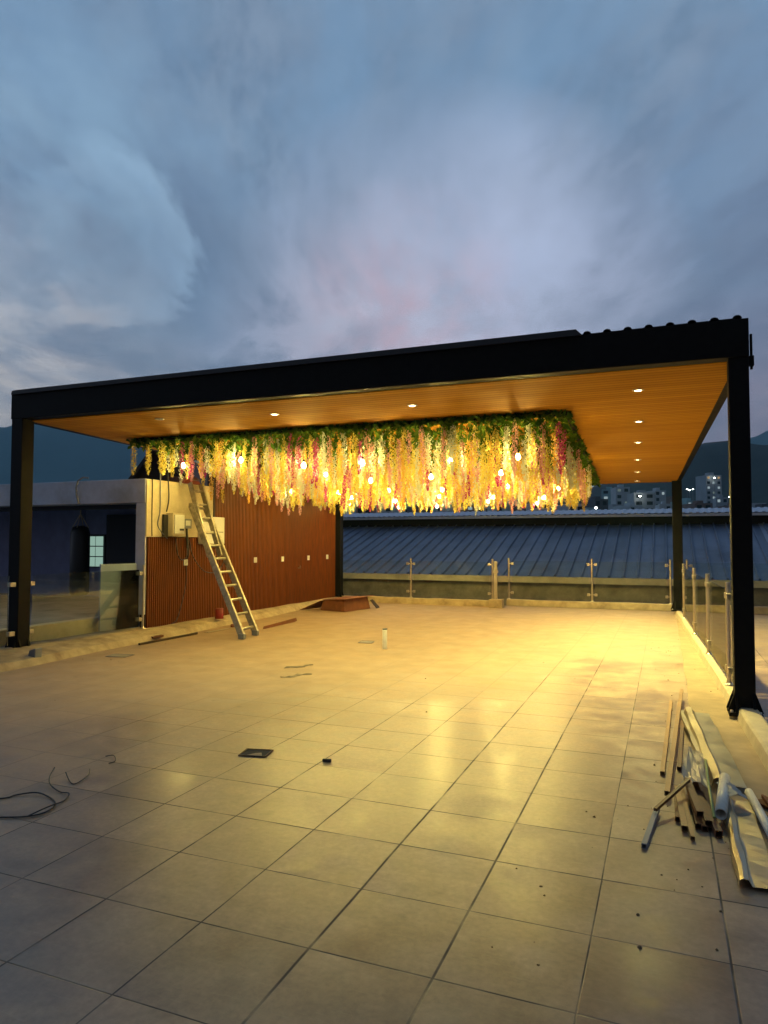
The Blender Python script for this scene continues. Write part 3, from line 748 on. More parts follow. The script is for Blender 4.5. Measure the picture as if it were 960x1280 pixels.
# run beyond the terrace to the right
t = thing('glass_railing', 'glass railing along the back edge right of the front right post', 'railing', (4.6,14.95,.15))
for x in (2.75, 4.55, 6.4): rail_post(t, x, 14.93, .15, 1.17, [(1,0,0),(-1,0,0)])
for a, b in ((2.85,4.46),(4.64,6.31),(6.49,8.2)): glass(t, (a,14.93,0), (b,14.93,0), .21, 1.10)
# right run
t = thing('glass_railing', 'glass railing with four posts along the right kerb', 'railing', (2.75,9,.1))
RY = [5.62, 7.7, 9.85, 12.3]
for y in RY: rail_post(t, xr(y)+.0, y, .10, 1.15, [(-.04,1,0),(.04,-1,0)], .028)
ends = [4.76]+RY+[13.92]
for a, b in zip(ends[:-1], ends[1:]): glass(t, (xr(a+.09),a+.09,0), (xr(b-.09),b-.09,0), .17, 1.07)
# left run
t = thing('glass_railing', 'glass railing between the front left post and the slat wall', 'railing', (-5.8,5.8,.13))
rail_post(t, -5.72, 6.84, .13, 1.18, [(0,-1,0)], .02)
glass(t, (-5.88,4.79,0), (-5.74,6.75,0), .17, 1.10)
for zc in (.32,.98): obj('post_clamp', MB().box((-5.90,4.73,zc-.03),(-5.84,4.80,zc+.03)), MT['steel'], t, bevel=.006)
t = thing('glass_railing', 'glass railing running towards the viewer from the front left post', 'railing', (-5.85,3,.13))
glass(t, (-5.92,.8,0), (-5.89,4.42,0), .17, 1.10)
for zc in (.32,.98): obj('post_clamp', MB().box((-5.92,4.42,zc-.03),(-5.86,4.51,zc+.03)), MT['steel'], t, bevel=.006)

# ------------------------------------------------------------------ warehouse with the blue roof
wh = thing('warehouse', 'long warehouse with blue ribbed metal roof beyond the back railing', 'warehouse', (2,22,-13))
EY, EZ, PIT = 17.4, .62, math.tan(R(16.2)); LN = 5.3
RYD, RZ = EY+LN, EZ+PIT*LN
obj('wall', MB().box((-34,EY+.12,-13),(36,EY+.4,.55)), MT['dark_concrete'], wh)
obj('gutter', MB().box((-34,EY-.12,.43),(36,EY+.11,.60)), MT['beige_band'], wh)
rf = MB(); x = -34; prof = []
while x < 36:
    for dx, dz in ((0,0),(.29,0),(.312,.055),(.338,.055),(.36,0)): prof.append((x+dx,dz))
    x += .36
vs = []; fs = []
for x, dz in prof: vs += [(x,EY-.05,EZ-.012+dz),(x,RYD+.4,EZ-.012+PIT*(LN+.45)+dz)]
for i in range(len(prof)-1): fs.append((2*i,2*i+2,2*i+3,2*i+1))
o = obj('roof_sheet', MB().add(vs,fs), MT['roof_blue'], wh, fix=False)
for i, x in enumerate((5.06, 5.78)):
    y0, y1 = EY+3.2, EY+5.7
    obj('pale_roof_sheet', MB().hexa([(x,y0,EZ+PIT*(y0-EY)+.004),(x+.28,y0,EZ+PIT*(y0-EY)+.004),(x+.28,y1,EZ+PIT*(y1-EY)+.004),(x,y1,EZ+PIT*(y1-EY)+.004)],
        [(x,y0,EZ+PIT*(y0-EY)+.016),(x+.28,y0,EZ+PIT*(y0-EY)+.016),(x+.28,y1,EZ+PIT*(y1-EY)+.016),(x,y1,EZ+PIT*(y1-EY)+.016)]), MT['roof_light'], wh)
# raised ridge vent: its shadow gap painted as a near-black box, then the corrugated end of its sheet
obj('ridge_vent_gap_shade', MB().box((-34,RYD-.05,RZ-.08),(36,RYD+1.4,RZ+.33)), MT['void'], wh)
prof = []; x = -34
while x < 36:
    for dx, dz in ((0,0),(.06,0),(.09,.022),(.15,.022),(.18,0)): prof.append((x+dx,dz))
    x += .21
vs = []; fs = []
for x, dz in prof: vs += [(x,RYD-.42,RZ+.345+dz),(x,RYD+.9,RZ+.54+dz),(x,RYD+2.4,RZ+.20+dz)]
for i in range(len(prof)-1):
    fs += [(3*i,3*i+3,3*i+4,3*i+1),(3*i+1,3*i+4,3*i+5,3*i+2)]
o = obj('ridge_vent_sheet', MB().add(vs,fs), MT['ridge_cap'], wh, fix=False)
o.modifiers.new('thickness','SOLIDIFY').thickness = -.012
obj('ridge_flashing', MB().box((-34,RYD-.43,RZ+.25),(36,RYD-.40,RZ+.335)), MT['ridge_cap'], wh)

# ------------------------------------------------------------------ city on the slope, hills
def building(px, top, w_px, dist, label, base_col, lit=5, group=None, floors=9, seed=0, crown=True, depth=12):
    rg = random.Random(seed*31+5)
    p = far_pt(px, 640, dist); zt = CAM.z+ (676-top)/F_PX*dist; w = w_px/F_PX*dist
    c = Vector((p.x,p.y,-13)); d = Vector((RX.x,RX.y,0)).normalized(); n = Vector((FW.x,FW.y,0)).normalized()
    th = rg.uniform(-.35,.35); d, n = d*math.cos(th)+n*math.sin(th), n*math.cos(th)-d*math.sin(th)
    t = thing('city_building', label, 'building', c, group)
    a, b = c-d*w/2, c+d*w/2
    mt = BLD[base_col]
    bot = [a, b, b+n*depth, a+n*depth]
    obj('wall', MB().hexa(bot, [Vector((q.x,q.y,zt)) for q in bot]), mt, t)
    if crown:
        q0, q1 = c-d*w*.22+n*2, c+d*w*.12+n*2
        bt = [q0, q1, q1+n*4, q0+n*4]
        obj('roof_tank', MB().hexa([Vector((q.x,q.y,zt+.01)) for q in bt], [Vector((q.x,q.y,zt+dist*.004)) for q in bt]), mt, t)
    cell = 3.0; k = max(2, int(w/cell)); nf = int((zt+13)/3)
    slots = [(i, f) for i in range(k) for f in range(max(0, nf-7), nf)]
    rg.shuffle(slots)
    for i, f in slots[:lit]:
        u0 = a+d*(w*(i+.25)/k)-n*.06; u1 = a+d*(w*(i+.7)/k)-n*.06; z0 = zt-3*(nf-f)+.8
        bt = [u0, u1, u1+n*.05, u0+n*.05]; hgt = 1.3
        obj('lit_window', MB().hexa([Vector((q.x,q.y,z0)) for q in bt], [Vector((q.x,q.y,z0+hgt)) for q in bt]), rg.choice(LITW), t)
    for i, f in slots[lit:lit+9]:
        u0 = a+d*(w*(i+.2)/k)-n*.05; u1 = a+d*(w*(i+.75)/k)-n*.05; z0 = zt-3*(nf-f)+.7
        bt = [u0, u1, u1+n*.04, u0+n*.04]
        obj('window', MB().hexa([Vector((q.x,q.y,z0)) for q in bt], [Vector((q.x,q.y,z0+1.5)) for q in bt]), MT['void'], t)
    return t
BLD = {'white': surf('pale_city_render',(.46,.49,.52),.9,0,.12,.2), 'grey': surf('grey_city_render',(.36,.39,.42),.9,0,.15,.2),
       'teal': surf('teal_city_render',(.30,.46,.48),.8,0,.15,.2), 'brick': surf('brown_city_brick',(.19,.13,.11),.9,0,.2,.2), 'dark': surf('dark_city_render',(.09,.09,.1),.9,0,.2,.2)}
LITW = [emit('city_window_warm',(1,.66,.3),.38), emit('city_window_cool',(.75,.95,1),.36), emit('city_window_dim',(.7,.8,.75),.28), emit('city_window_faint',(.6,.8,.75),.16)]
GB = 'distant city buildings beyond the warehouse ridge'
uniq = [(893,592,20,420,'tall grey tower block with rows of balconies right of the back right post','grey',9),
 (779,607,17,330,'white slab tower under the back edge of the soffit','white',3),
 (763,610,20,380,'wide teal lit block at the right end of the flowers','teal',8),
 (806,614,26,300,'broad grey block right of the white slab tower','grey',6),
 (826,611,14,340,'pale block just left of the back right post','white',4),
 (832,628,14,220,'small bright white house front above the warehouse ridge by the back right post','white',1),
 (752,622,18,260,'dark block with one bright lamp at the right end of the flowers','dark',3),
 (866,624,16,300,'teal block just right of the back right post','teal',5),
 (880,627,22,260,'brown brick block with two lit rooms right of the back right post','brick',5),
 (903,620,14,330,'grey block between the tall tower and the front right post','grey',3)]
for i, (px, top, w_, D_, lab, c, lit) in enumerate(uniq): building(px, top, w_, D_, lab, c, lit, GB, seed=i)
sm_ = [(720,628,22),(700,630,18),(678,627,24),(655,631,20),(630,629,22),(606,632,20),(582,630,24),(555,632,20),(530,631,22),(505,633,18),(480,632,22),(455,631,20),(795,630,18),(816,633,20),(850,632,18),(862,634,14),(925,630,20),(946,627,22),(962,631,18),(740,633,14),(772,632,16),(848,618,10)]
for i, (px, top, w_) in enumerate(sm_):
    c = ('grey','white','teal','brick','dark')[(i*3) % 5]
    nm = {'grey':'grey','white':'pale','teal':'bluish','brick':'brown','dark':'dark'}[c]
    side = 'below the flower strands' if px < 735 else ('right of the front right post' if px > 915 else 'under the back edge of the soffit')
    building(px, top, w_, 200+(i*53) % 190, 'low %s city block just above the warehouse ridge, %s' % (nm, side), c, 2+i % 4, 'low city blocks above the warehouse ridge', seed=i+40, crown=i % 2 == 0)
# street lamps on the hill
lampm = emit('street_lamp_glow',(.9,.95,.85),30)
for i, (px, py, D_) in enumerate([(859,612,520),(862,613,520),(866,612,515),(873,614,500),(877,608,540),(881,607,550),(893,598,418),(912,622,420),(745,636,240),(800,621,298)]):
    p = far_pt(px, py, D_); t = thing('street_lamp', 'small white street light glowing on the dark hillside beyond the warehouse', 'street lamp', (p.x,p.y,p.z-6), 'street lights among the city blocks')
    obj('pole', MB().tube([(p.x,p.y,p.z-25),(p.x,p.y,p.z)], .12, 6), MT['grey_pipe'], t)
    obj('lamp_head', MB().lathe([(0,0),(.35,.1),(.42,.3),(.3,.55),(0,.6)], p, 8), lampm, t)

def ridge(name, pts, dist, depth, mat, seed, rough=6):
    rg = random.Random(seed); cols = []
    xs = [p[0] for p in pts]
    n = 90
    for i in range(n+1):
        px = xs[0]+(xs[-1]-xs[0])*i/n
        for (x0,y0),(x1,y1) in zip(pts[:-1],pts[1:]):
            if x0 <= px <= x1: py = y0+(y1-y0)*(px-x0)/(x1-x0); break
        cols.append((px, py))
    vs = []; fs = []; K = 10
    d = Vector((FW.x,FW.y,0)).normalized()
    for i, (px, py) in enumerate(cols):
        p = far_pt(px, 676, dist); zt = CAM.z+(676-py)/F_PX*dist
        for k in range(K+1):
            u = k/K                     # 0 foot in front, .6 crest, 1 foot behind
            h = math.sin(min(1,u/.62)*math.pi/2) if u <= .62 else math.cos((u-.62)/.38*math.pi/2)
            jig = rg.uniform(-1,1)*rough*(h if k not in (0,K) else 0)*(.25 if abs(u-.6) < .06 else 1)
            q = p+d*depth*(u-.6)
            vs.append((q.x, q.y, -14+(zt+14)*h+jig))
    for i in range(n):
        for k in range(K):
            a = i*(K+1)+k; fs.append((a, a+1, a+K+2, a+K+1))
    o = struct(name, MB().add(vs, fs, True), mat)
    return o
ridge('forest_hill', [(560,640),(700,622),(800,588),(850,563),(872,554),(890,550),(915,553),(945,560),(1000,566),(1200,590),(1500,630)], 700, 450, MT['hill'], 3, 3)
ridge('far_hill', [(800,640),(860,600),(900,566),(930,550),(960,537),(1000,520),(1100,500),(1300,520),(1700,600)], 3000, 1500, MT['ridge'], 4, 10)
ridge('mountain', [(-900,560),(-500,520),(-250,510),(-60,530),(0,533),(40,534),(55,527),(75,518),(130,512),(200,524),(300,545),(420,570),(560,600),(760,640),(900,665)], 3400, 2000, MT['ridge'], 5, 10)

# ------------------------------------------------------------------ things on the floor
def onfloor(px, py, z=0): v = G(px, py, z); return v
# cardboard box pile by the wall
p = G(415, 768); a = G(384,765); 
t = thing('cardboard_box', 'flattened brown cardboard box lying open at the foot of the slat wall', 'box', (p.x,p.y,0))
bx0, by0 = G(388,768), G(440,769)
mb = MB().hexa([(-5.05,11.95,.004),(-4.35,11.75,.004),(-4.15,12.75,.004),(-4.9,12.95,.004)], [(-5.0,12.0,.23),(-4.38,11.8,.27),(-4.2,12.7,.28),(-4.88,12.9,.22)])
obj('carton', mb, MT['cardboard'], t)
obj('flap', MB().hexa([(-5.02,11.98,.236),(-4.28,11.70,.284),(-4.05,12.85,.30),(-4.9,12.95,.24)], [(-5.02,11.98,.243),(-4.28,11.70,.291),(-4.05,12.85,.307),(-4.9,12.95,.247)]), MT['cardboard'], t)
obj('side_flap', MB().hexa([(-5.04,11.94,.21),(-5.4,11.6,.02),(-5.25,12.3,.02),(-5.0,12.5,.21)], [(-5.04,11.94,.217),(-5.4,11.6,.027),(-5.25,12.3,.027),(-5.0,12.5,.217)]), MT['cardboard'], t)
obj('end_flap', MB().hexa([(-4.14,12.7,.2),(-3.98,12.72,.01),(-4.0,12.95,.01),(-4.16,12.9,.2)], [(-4.13,12.7,.207),(-3.97,12.72,.017),(-3.99,12.95,.017),(-4.15,12.9,.207)]), MT['dark_roof'], t)
a, b = G(332,786), G(371,777)
solo('cardboard_strip', MB().hexa([a+Vector((0,-.09,.003)), b+Vector((0,-.09,.003)), b+Vector((-.05,.1,.003)), a+Vector((-.05,.1,.003))], [a+Vector((0,-.07,.05)), b+Vector((0,-.07,.07)), b+Vector((-.05,.06,.07)), a+Vector((-.05,.06,.04))]), MT['cardboard'], 'rolled brown cardboard strip lying between the ladder and the box', 'cardboard')
# wood offcuts beside the kerb
a, b = G(174,807), G(246,793)
solo('timber_batten', MB().bar(a+Vector((0,0,.02)), b+Vector((0,0,.02)), .035, .03), MT['dark_wood'], 'long dark timber batten lying along the left kerb', 'batten')
a, b = G(190,801), G(199,799)
solo('timber_offcut', MB().bar(a+Vector((0,0,.05)), b+Vector((.06,0,.06)), .07, .03), MT['rust'], 'short dark offcut resting on the batten by the left kerb', 'offcut')
a, b = G(258,791), G(285,786)
solo('paper_strip', MB().bar(a+Vector((0,0,.006)), b+Vector((0,0,.006)), .09, .004), MT['film'], 'pale paper strip lying left of the ladder feet', 'paper')
p = G(284,775)
t = thing('red_can', 'small red can standing on the kerb behind the ladder', 'can', (-5.45,8.6,.13))
obj('body', MB().lathe([(0,0),(.075,0),(.078,.004),(.076,.17),(.07,.175)], (-5.42,8.55,.135), 16), MT['red'], t)
obj('lid', MB().lathe([(.07,.176),(.079,.178),(.079,.19),(0,.19)], (-5.42,8.55,.135), 16), MT['leather_red'], t)
for i, (px, py, s, lab) in enumerate([(287,777,.05,'lump of mortar beside the left ladder foot'),(291,784,.045,'crumpled scrap just below the red can'),(325,772,.05,'brown scrap against the kerb right of the ladder'),(310,773,.03,'pale scrap between the ladder stiles')]):
    p = G(px, py); rg = random.Random(i); bmv = []
    mb = MB().lathe([(0,0),(s,.0),(s*1.2,s*.5),(s*.7,s*1.2),(0,s*1.3)], p+Vector((0,0,.002)), 7)
    for v in mb.v: v += Vector((rg.uniform(-1,1),rg.uniform(-1,1),0))*s*.3
    solo('rubble_lump', mb, MT['sand' if i in (0,3) else 'cardboard'], lab, 'rubble')
# floor boxes and openings
def floor_slot(px, py, w, d, rz, label, dark=True, lid=False):
    p = G(px, py); c, s = math.cos(rz), math.sin(rz)
    def T(x, y, z): return Vector((p.x+x*c-y*s, p.y+x*s+y*c, z))
    t = thing('floor_outlet', label, 'floor outlet', (p.x,p.y,0))
    mb = MB()
    for x0, x1, y0, y1 in ((-w/2,w/2,-d/2,-d/2+.012),(-w/2,w/2,d/2-.012,d/2),(-w/2,-w/2+.012,-d/2+.012,d/2-.012),(w/2-.012,w/2,-d/2+.012,d/2-.012)):
        q = [T(x0,y0,0),T(x1,y0,0),T(x1,y1,0),T(x0,y1,0)]
        mb.hexa([v+Vector((0,0,.0042)) for v in q], [v+Vector((0,0,.010)) for v in q])
    obj('rim', mb, MT['dirt' if dark else 'grey_pipe'], t)
    q = [T(-w/2+.012,-d/2+.012,.004),T(w/2-.012,-d/2+.012,.004),T(w/2-.012,d/2-.012,.004),T(-w/2+.012,d/2-.012,.004)]
    obj('pit', MB().hexa(q, [v+Vector((0,0,.002)) for v in q]), MT['void' if dark else 'film'], t)
    if lid:
        q = [T(-w*.2,-d*.48,0),T(w*.36,-d*.46,0),T(w*.22,-d*.05,0),T(w*.02,-d*.16,0)]
        obj('cover', MB().hexa([v+Vector((0,0,.0065)) for v in q], [v+Vector((0,0,.012)) for v in q]), MT['sand'], t)
    return t
floor_slot(320,942,.21,.17,.2,'dark open floor pit with a broken rim in the middle of the tiles', True, True)
floor_slot(150,820,.30,.22,.2,'pale rectangular floor outlet near the front left post', False)
floor_slot(458,803,.22,.22,.2,'pale rectangular floor outlet beside the white pipe stub', False)
p = G(408,953)
solo('metal_offcut', MB().bar(p+Vector((-.03,0,.012)), p+Vector((.03,.015,.012)), .02, .022), MT['plastic_black'], 'small black offcut lying on a tile right of the open pit', 'offcut', bevel=.003)
# white pipe stub
p = G(481,811); t = thing('pipe_stub', 'white pipe stub standing upright in the tiled floor', 'pipe', (p.x,p.y,0))
obj('pipe', MB().lathe([(.035,0),(.035,.28),(.029,.28),(.029,.2)], p, 16), MT['pvc'], t)
obj('cap', MB().lathe([(0,.281),(.036,.281),(.036,.295),(0,.298)], p, 12), MT['grey_pipe'], t)
# grey cup by the left post
p = G(42,829)
t = solo('grey_bucket', MB().hexa([p+Vector(v) for v in ((-.07,-.05,.002),(.07,-.05,.002),(.07,.06,.002),(-.07,.06,.002))], [p+Vector(v) for v in ((-.03,-.05,.17),(.08,-.05,.20),(.08,.06,.20),(-.03,.06,.17))]), MT['grey_pipe'], 'small grey plastic block standing by the front left post', 'plastic block', bevel=.01)
# black cable loops on the left
def floor_cable(pts, r, label):
    return cable('loose_cable', [tuple(G(x,y)+Vector((0,0,r+.002+h))) for x,y,h in pts], r, label)
floor_cable([(-40,1002,0),(5,999,0),(20,995,0),(45,994,.01),(62,998,0),(69,1006,0),(60,1015,0),(40,1021,0),(10,1023,0),(-30,1022,0)], .0045, 'black cable looped into a flat oval on the dark tiles')
floor_cable([(36,1023,.01),(60,1013,.015),(80,1002,0),(86,995,.01),(75,991,0),(63,986,.02),(62,978,.03),(68,970,.05)], .004, 'kinked black cable trailing up from the cable oval')
floor_cable([(82,972,.03),(88,979,.0),(96,980,0),(110,972,.01),(112,966,.02)], .0035, 'thin short cable end beside the kinked cable')
floor_cable([(132,946,0),(142,947,.01),(144,952,0),(136,955,0)], .003, 'tiny wire curl lying right of the cable loops')
# debris strips
for i, (x0,y0,x1,y1,lab) in enumerate([(355,836,392,832,'dark scrap of film lying mid floor, the upper one'),(352,848,388,843,'dark scrap of film lying mid floor, the lower one')]):
    a, b = G(x0,y0), G(x1,y1); d = (b-a); n = Vector((-d.y,d.x,0)).normalized()
    vs = []; fs = []
    for k in range(9):
        u = k/8; w = .05*(1-abs(u-.5)*1.7)*(1+.5*math.sin(k*2.7+i)); q = a.lerp(b,u)+n*.03*math.sin(k*1.1+i*2); h = .006+.012*abs(math.sin(k*1.9+i))
        vs += [q-n*w*.6+Vector((0,0,.005)), q+n*w*.6+Vector((0,0,h))]
        if k: fs.append((2*k-2,2*k-1,2*k+1,2*k))
    o = solo('film_scrap', MB().add(vs,fs), MT['scrap'], lab, 'scrap'); o.modifiers.new('thickness','SOLIDIFY').thickness = .003
# crumbs and dust clods nobody could count
mb = MB()
def crumb(p, s, rg):
    vs = []
    for k in range(6):
        an = k*math.pi/3+rg.uniform(-.3,.3); vs.append(p+Vector((math.cos(an)*s*rg.uniform(.6,1.2), math.sin(an)*s*rg.uniform(.6,1.2), .001)))
    top = [v.lerp(p,.45)+Vector((0,0,s*rg.uniform(.4,.9))) for v in vs]
    mb.add(vs+top, [tuple(range(6,12))]+[(i,(i+1)%6,6+(i+1)%6,6+i) for i in range(6)])
rg = random.Random(11)
for i in range(170):
    k = rg.random()
    if k < .35: x, y = rg.gauss(2.45,.14), rg.uniform(1.0,13.5)
    elif k < .6: x, y = rg.gauss(-4.9,.35), rg.uniform(3,13.5)
    elif k < .72: x, y = rg.uniform(1.6,2.6), rg.uniform(.2,2.2)
    else: x, y = rg.uniform(-5,2.4), rg.uniform(-1,14)
    if x > xr(y)-.12 or x < -5.0: continue
    crumb(Vector((x,y,.0)), min(.012,abs(rg.gauss(.0,.004))+.0025), rg)
for px, py, s in [(827,1094,.014),(846,1100,.012),(878,1109,.012),(843,1113,.009),(896,1188,.016),(805,1037,.014),(891,1073,.012),(918,1083,.011),(907,1053,.012),(911,1061,.01),(820,977,.01),(818,907,.01),(889,865,.03),(897,862,.025),(905,858,.02)]:
    crumb(G(px,py), s*.42, rg)
o = obj('floor_crumbs', mb, MT['dirt']); tagit(o, 'scattered mortar crumbs and grit on the tiles', 'rubble', kind='stuff')

# ------------------------------------------------------------------ pile of metal offcuts at the right
def P(px, py, z): return G(px, py, z)
def sqtube(px0, py0, z0, px1, py1, z1, w, mat, label, name='square_tube', cat='metal tube', t=.003):
    a, b = P(px0,py0,z0), P(px1,py1,z1)
    return solo(name, MB().hollow(a, b, w, w, t), MT[mat], label, cat)
sqtube(839,877,.015, 828,967,.015, .028, 'pale_tube', 'tan square tube lying alone at the left of the scrap pile')
sqtube(852,863,.09, 834,992,.05, .030, 'pale_tube', 'longest tan tube leaning up from the scrap pile towards the terrace')
sqtube(854,893,.02, 849,961,.02, .026, 'rust', 'short brown tube lying right beside the longest tan tube')
sqtube(845,985,.02, 847,1024,.02, .026, 'rust', 'leftmost brown tube end in the fan of tubes')
sqtube(846,985,.05, 856,1036,.022, .032, 'pale_tube', 'second tube from the left in the fan, with a square dark mouth')
sqtube(852,985,.06, 866,1048,.018, .022, 'pale_tube', 'thin tube in the fan reaching farthest towards the viewer')
sqtube(859,976,.10, 875,1018,.075, .036, 'rust', 'thick brown tube lying on top of the fan')
sqtube(862,985,.03, 873,1033,.02, .03, 'rust', 'brown tube under the thick top one in the fan')
sqtube(868,980,.06, 886,1030,.04, .036, 'rust', 'brown tube second from the right in the fan')
sqtube(870,990,.02, 881,1036,.018, .03, 'rust', 'low brown tube under the right side of the fan')
sqtube(874,992,.03, 899,1043,.025, .036, 'rust', 'rightmost brown tube in the fan beside the pvc pipe')
sqtube(861,975,.135, 819,1012,.06, .018, 'rust', 'thin brown tube lying crossways over the fan')
a, b = P(822,1010,.03), P(805,1058,.015)
solo('grey_tube', MB().hollow(a, b, .026, .026), MT['grey_pipe'], 'grey square tube sticking out farthest left of the scrap pile', 'metal tube')
a, b = P(906,972,.12), P(901,1018,.07)
t = solo('pvc_pipe', MB().tube([a,b], .032, 16, False), MT['pvc'], 'short white pvc pipe lying on the scrap pile', 'pipe'); t.modifiers.new('thickness','SOLIDIFY').thickness = .004
a, b = P(936,990,.05), P(975,1062,.05)
t = solo('pvc_pipe', MB().tube([a,b], .024, 14, False), MT['pvc'], 'longer white pvc pipe at the right edge beside the kerb', 'pipe'); t.modifiers.new('thickness','SOLIDIFY').thickness = .004
# flashing: folded sheets
def profile(path, a, b, th=.003, side=None):
    a, b = Vector(a), Vector(b); d = (b-a).normalized(); sx = Vector((0,0,1)).cross(d).normalized()
    vs = []; fs = []; K = 16; n = len(path)
    for k in range(K+1):
        u = k/K; p = a.lerp(b,u)
        for i, (x, z) in enumerate(path):
            vs.append(p+sx*(x+.004*math.sin(k*.9+i))+Vector((0,0,1))*(z+.003*math.sin(k*1.3+i*2)*(1 if i in (0,n-1) else .4)))
        if k:
            for i in range(n-1): fs.append(((k-1)*n+i,(k-1)*n+i+1,k*n+i+1,k*n+i))
    return MB().add(vs, fs)
def flashing(path, a, b, label, mat='flash'):
    o = solo('metal_flashing', profile(path, a, b), MT[mat], label, 'metal flashing'); o.modifiers.new('thickness','SOLIDIFY').thickness = .002; return o
flashing([(-.09,.0),(-.075,.05),(-.03,.065),(.0,.02),(.12,.012)], P(868,893,.06), P(908,985,.03), 'bright folded metal flashing lying from the kerb end into the pile')
flashing([(-.05,.0),(-.05,.05),(.03,.05),(.05,.01)], P(857,895,.02), P(885,960,.02), 'narrow metal channel along the left of the bright flashing')
flashing([(-.032,.0),(-.026,.028),(-.008,.034),(.014,.030),(.026,.006),(.034,.004),(.13,.010)], P(908,1000,.02), P(933,1109,.012), 'long bright metal profile nearest the viewer at the right edge')
flashing([(-.05,.03),(.0,.05),(.06,.02)], P(905,985,.09), P(922,1003,.07), 'small grey metal end piece right of the short pvc pipe', 'grey_pipe')
a, b = P(866,936,.10), P(868,980,.115)
rg = random.Random(5); vs = []; fs = []; K = 9
for k in range(K+1):
    for i in range(K+1):
        u, v_ = i/K, k/K; q = a.lerp(b, v_); wd = .05+.05*v_
        ed = (1 if k in (0,K) or i in (0,K) else .35)
        vs.append(q+Vector(((u-.45)*wd*2*.8+rg.uniform(-1,1)*.010*ed, rg.uniform(-1,1)*.02*ed, rg.uniform(-1,1)*.009+.012*math.sin(u*7+v_*4))))
for k in range(K):
    for i in range(K): q = k*(K+1)+i; fs.append((q,q+1,q+K+2,q+K+1))
o = solo('film_sheet', MB().add(vs,fs), MT['film'], 'crumpled milky plastic sheet lying on the upper part of the scrap pile', 'plastic sheet'); o.modifiers.new('thickness','SOLIDIFY').thickness = .0015
cable('green_strip', [tuple(P(882,950,.12)), tuple(P(885,975,.15)), tuple(P(889,1000,.13)), tuple(P(893,1022,.08))], .008, 'thin green strip curving over the scrap pile', 'strip', 'green_strip')
mb = MB()
for i in range(5):
    a, b = P(953+i*3,995+i*1.5,.04), P(966+i*3,1012+i*1.5,.04); mb.bar(a, b, .012, .02)
a_, b_ = P(950,1000,.022), P(975,1012,.022); mb.bar(a_, b_, .10, .012)
solo('slat_offcut', mb, MT['slat'], 'brown ribbed slat offcut at the far right edge of the terrace', 'offcut')
for i, (px, py, lab) in enumerate([(903,842,'rusty steel bracket against the right kerb near the pole foot'),(917,866,'rusty steel bracket against the right kerb nearest the front right post')]):
    p = G(px,py,.0); t = solo('steel_bracket', MB().box((p.x-.012,p.y-.03,.004),(p.x+.012,p.y+.03,.09)).box((p.x-.05,p.y-.03,.004),(p.x-.013,p.y+.03,.02)), MT['rust'], lab, 'bracket')

# ------------------------------------------------------------------ air
hz, nt, out = new_mat('evening_air')
v = N(nt, 'ShaderNodeVolumePrincipled', Density=.00021); v.inputs['Color'].default_value = (.42,.80,1,1); v.inputs['Anisotropy'].default_value = .0
L(nt, v.outputs[0], out.inputs['Volume'])
hb = MB().box((-4200,-60,-14.5), (4200,5200,760))
tagit(obj('haze', hb, hz), 'thin evening haze over the city and hills', 'haze', kind='stuff')

# ------------------------------------------------------------------ sky
w = bpy.data.worlds.new('World'); scn.world = w; w.use_nodes = True
nt = w.node_tree; nt.nodes.clear()
out = nt.nodes.new('ShaderNodeOutputWorld'); bg = nt.nodes.new('ShaderNodeBackground'); L(nt, bg.outputs[0], out.inputs[0])
tc = N(nt, 'ShaderNodeTexCoord')
rot = N(nt, 'ShaderNodeMapping'); rot.inputs['Rotation'].default_value = (0,0,YAW*1.0)   # clouds drift along this bearing
L(nt, tc.outputs['Generated'], rot.inputs[0])
sp = N(nt, 'ShaderNodeSeparateXYZ'); L(nt, rot.outputs[0], sp.inputs[0])
z = M2(nt, 'MAXIMUM', sp.outputs['Z'], 0.0)
den = M2(nt, 'ADD', z, .16)
u = M2(nt, 'DIVIDE', sp.outputs['X'], den); vv = M2(nt, 'DIVIDE', sp.outputs['Y'], den)
cmb = N(nt, 'ShaderNodeCombineXYZ'); L(nt, u, cmb.inputs[0]); L(nt, vv, cmb.inputs[1])
base = ramp(nt, z, [(0.0,(.48,.36,.40)),(.08,(.50,.41,.46)),(.17,(.47,.43,.52)),(.27,(.34,.38,.52)),(.40,(.235,.32,.475)),(.6,(.165,.275,.43)),(1,(.12,.215,.35))])
def cloud(scale, sx, sy, seed, detail=6, dist=.8, rough=.55):
    mp = N(nt, 'ShaderNodeMapping'); mp.inputs['Scale'].default_value = (sx,sy,1); mp.inputs['Location'].default_value = (seed, seed*1.7, 0)
    wn = N(nt, 'ShaderNodeTexNoise', Scale=.55, Detail=1.5); L(nt, cmb.outputs[0], wn.inputs['Vector'])
    ad = N(nt, 'ShaderNodeVectorMath'); ad.operation = 'MULTIPLY_ADD'; L(nt, wn.outputs['Color'], ad.inputs[0]); ad.inputs[1].default_value = (dist,dist,0); L(nt, cmb.outputs[0], ad.inputs[2])
    L(nt, ad.outputs[0], mp.inputs[0])
    n = N(nt, 'ShaderNodeTexNoise', Scale=scale, Detail=float(detail), Roughness=rough); L(nt, mp.outputs[0], n.inputs['Vector'])
    return n.outputs['Fac']
def blob(px, py, rad_deg, soft=1.0):        # a region of the sky around a bearing
    d = ray(px,py).normalized()
    dn = N(nt, 'ShaderNodeVectorMath'); dn.operation = 'DOT_PRODUCT'; L(nt, tc.outputs['Generated'], dn.inputs[0]); dn.inputs[1].default_value = d
    an = M2(nt, 'ARCCOSINE', M2(nt, 'MINIMUM', dn.outputs['Value'], .99999))
    return M2(nt, 'POWER', M2(nt, 'MAXIMUM', M2(nt, 'SUBTRACT', 1.0, M2(nt, 'DIVIDE', an, R(rad_deg))), 0.0), soft)
c = base
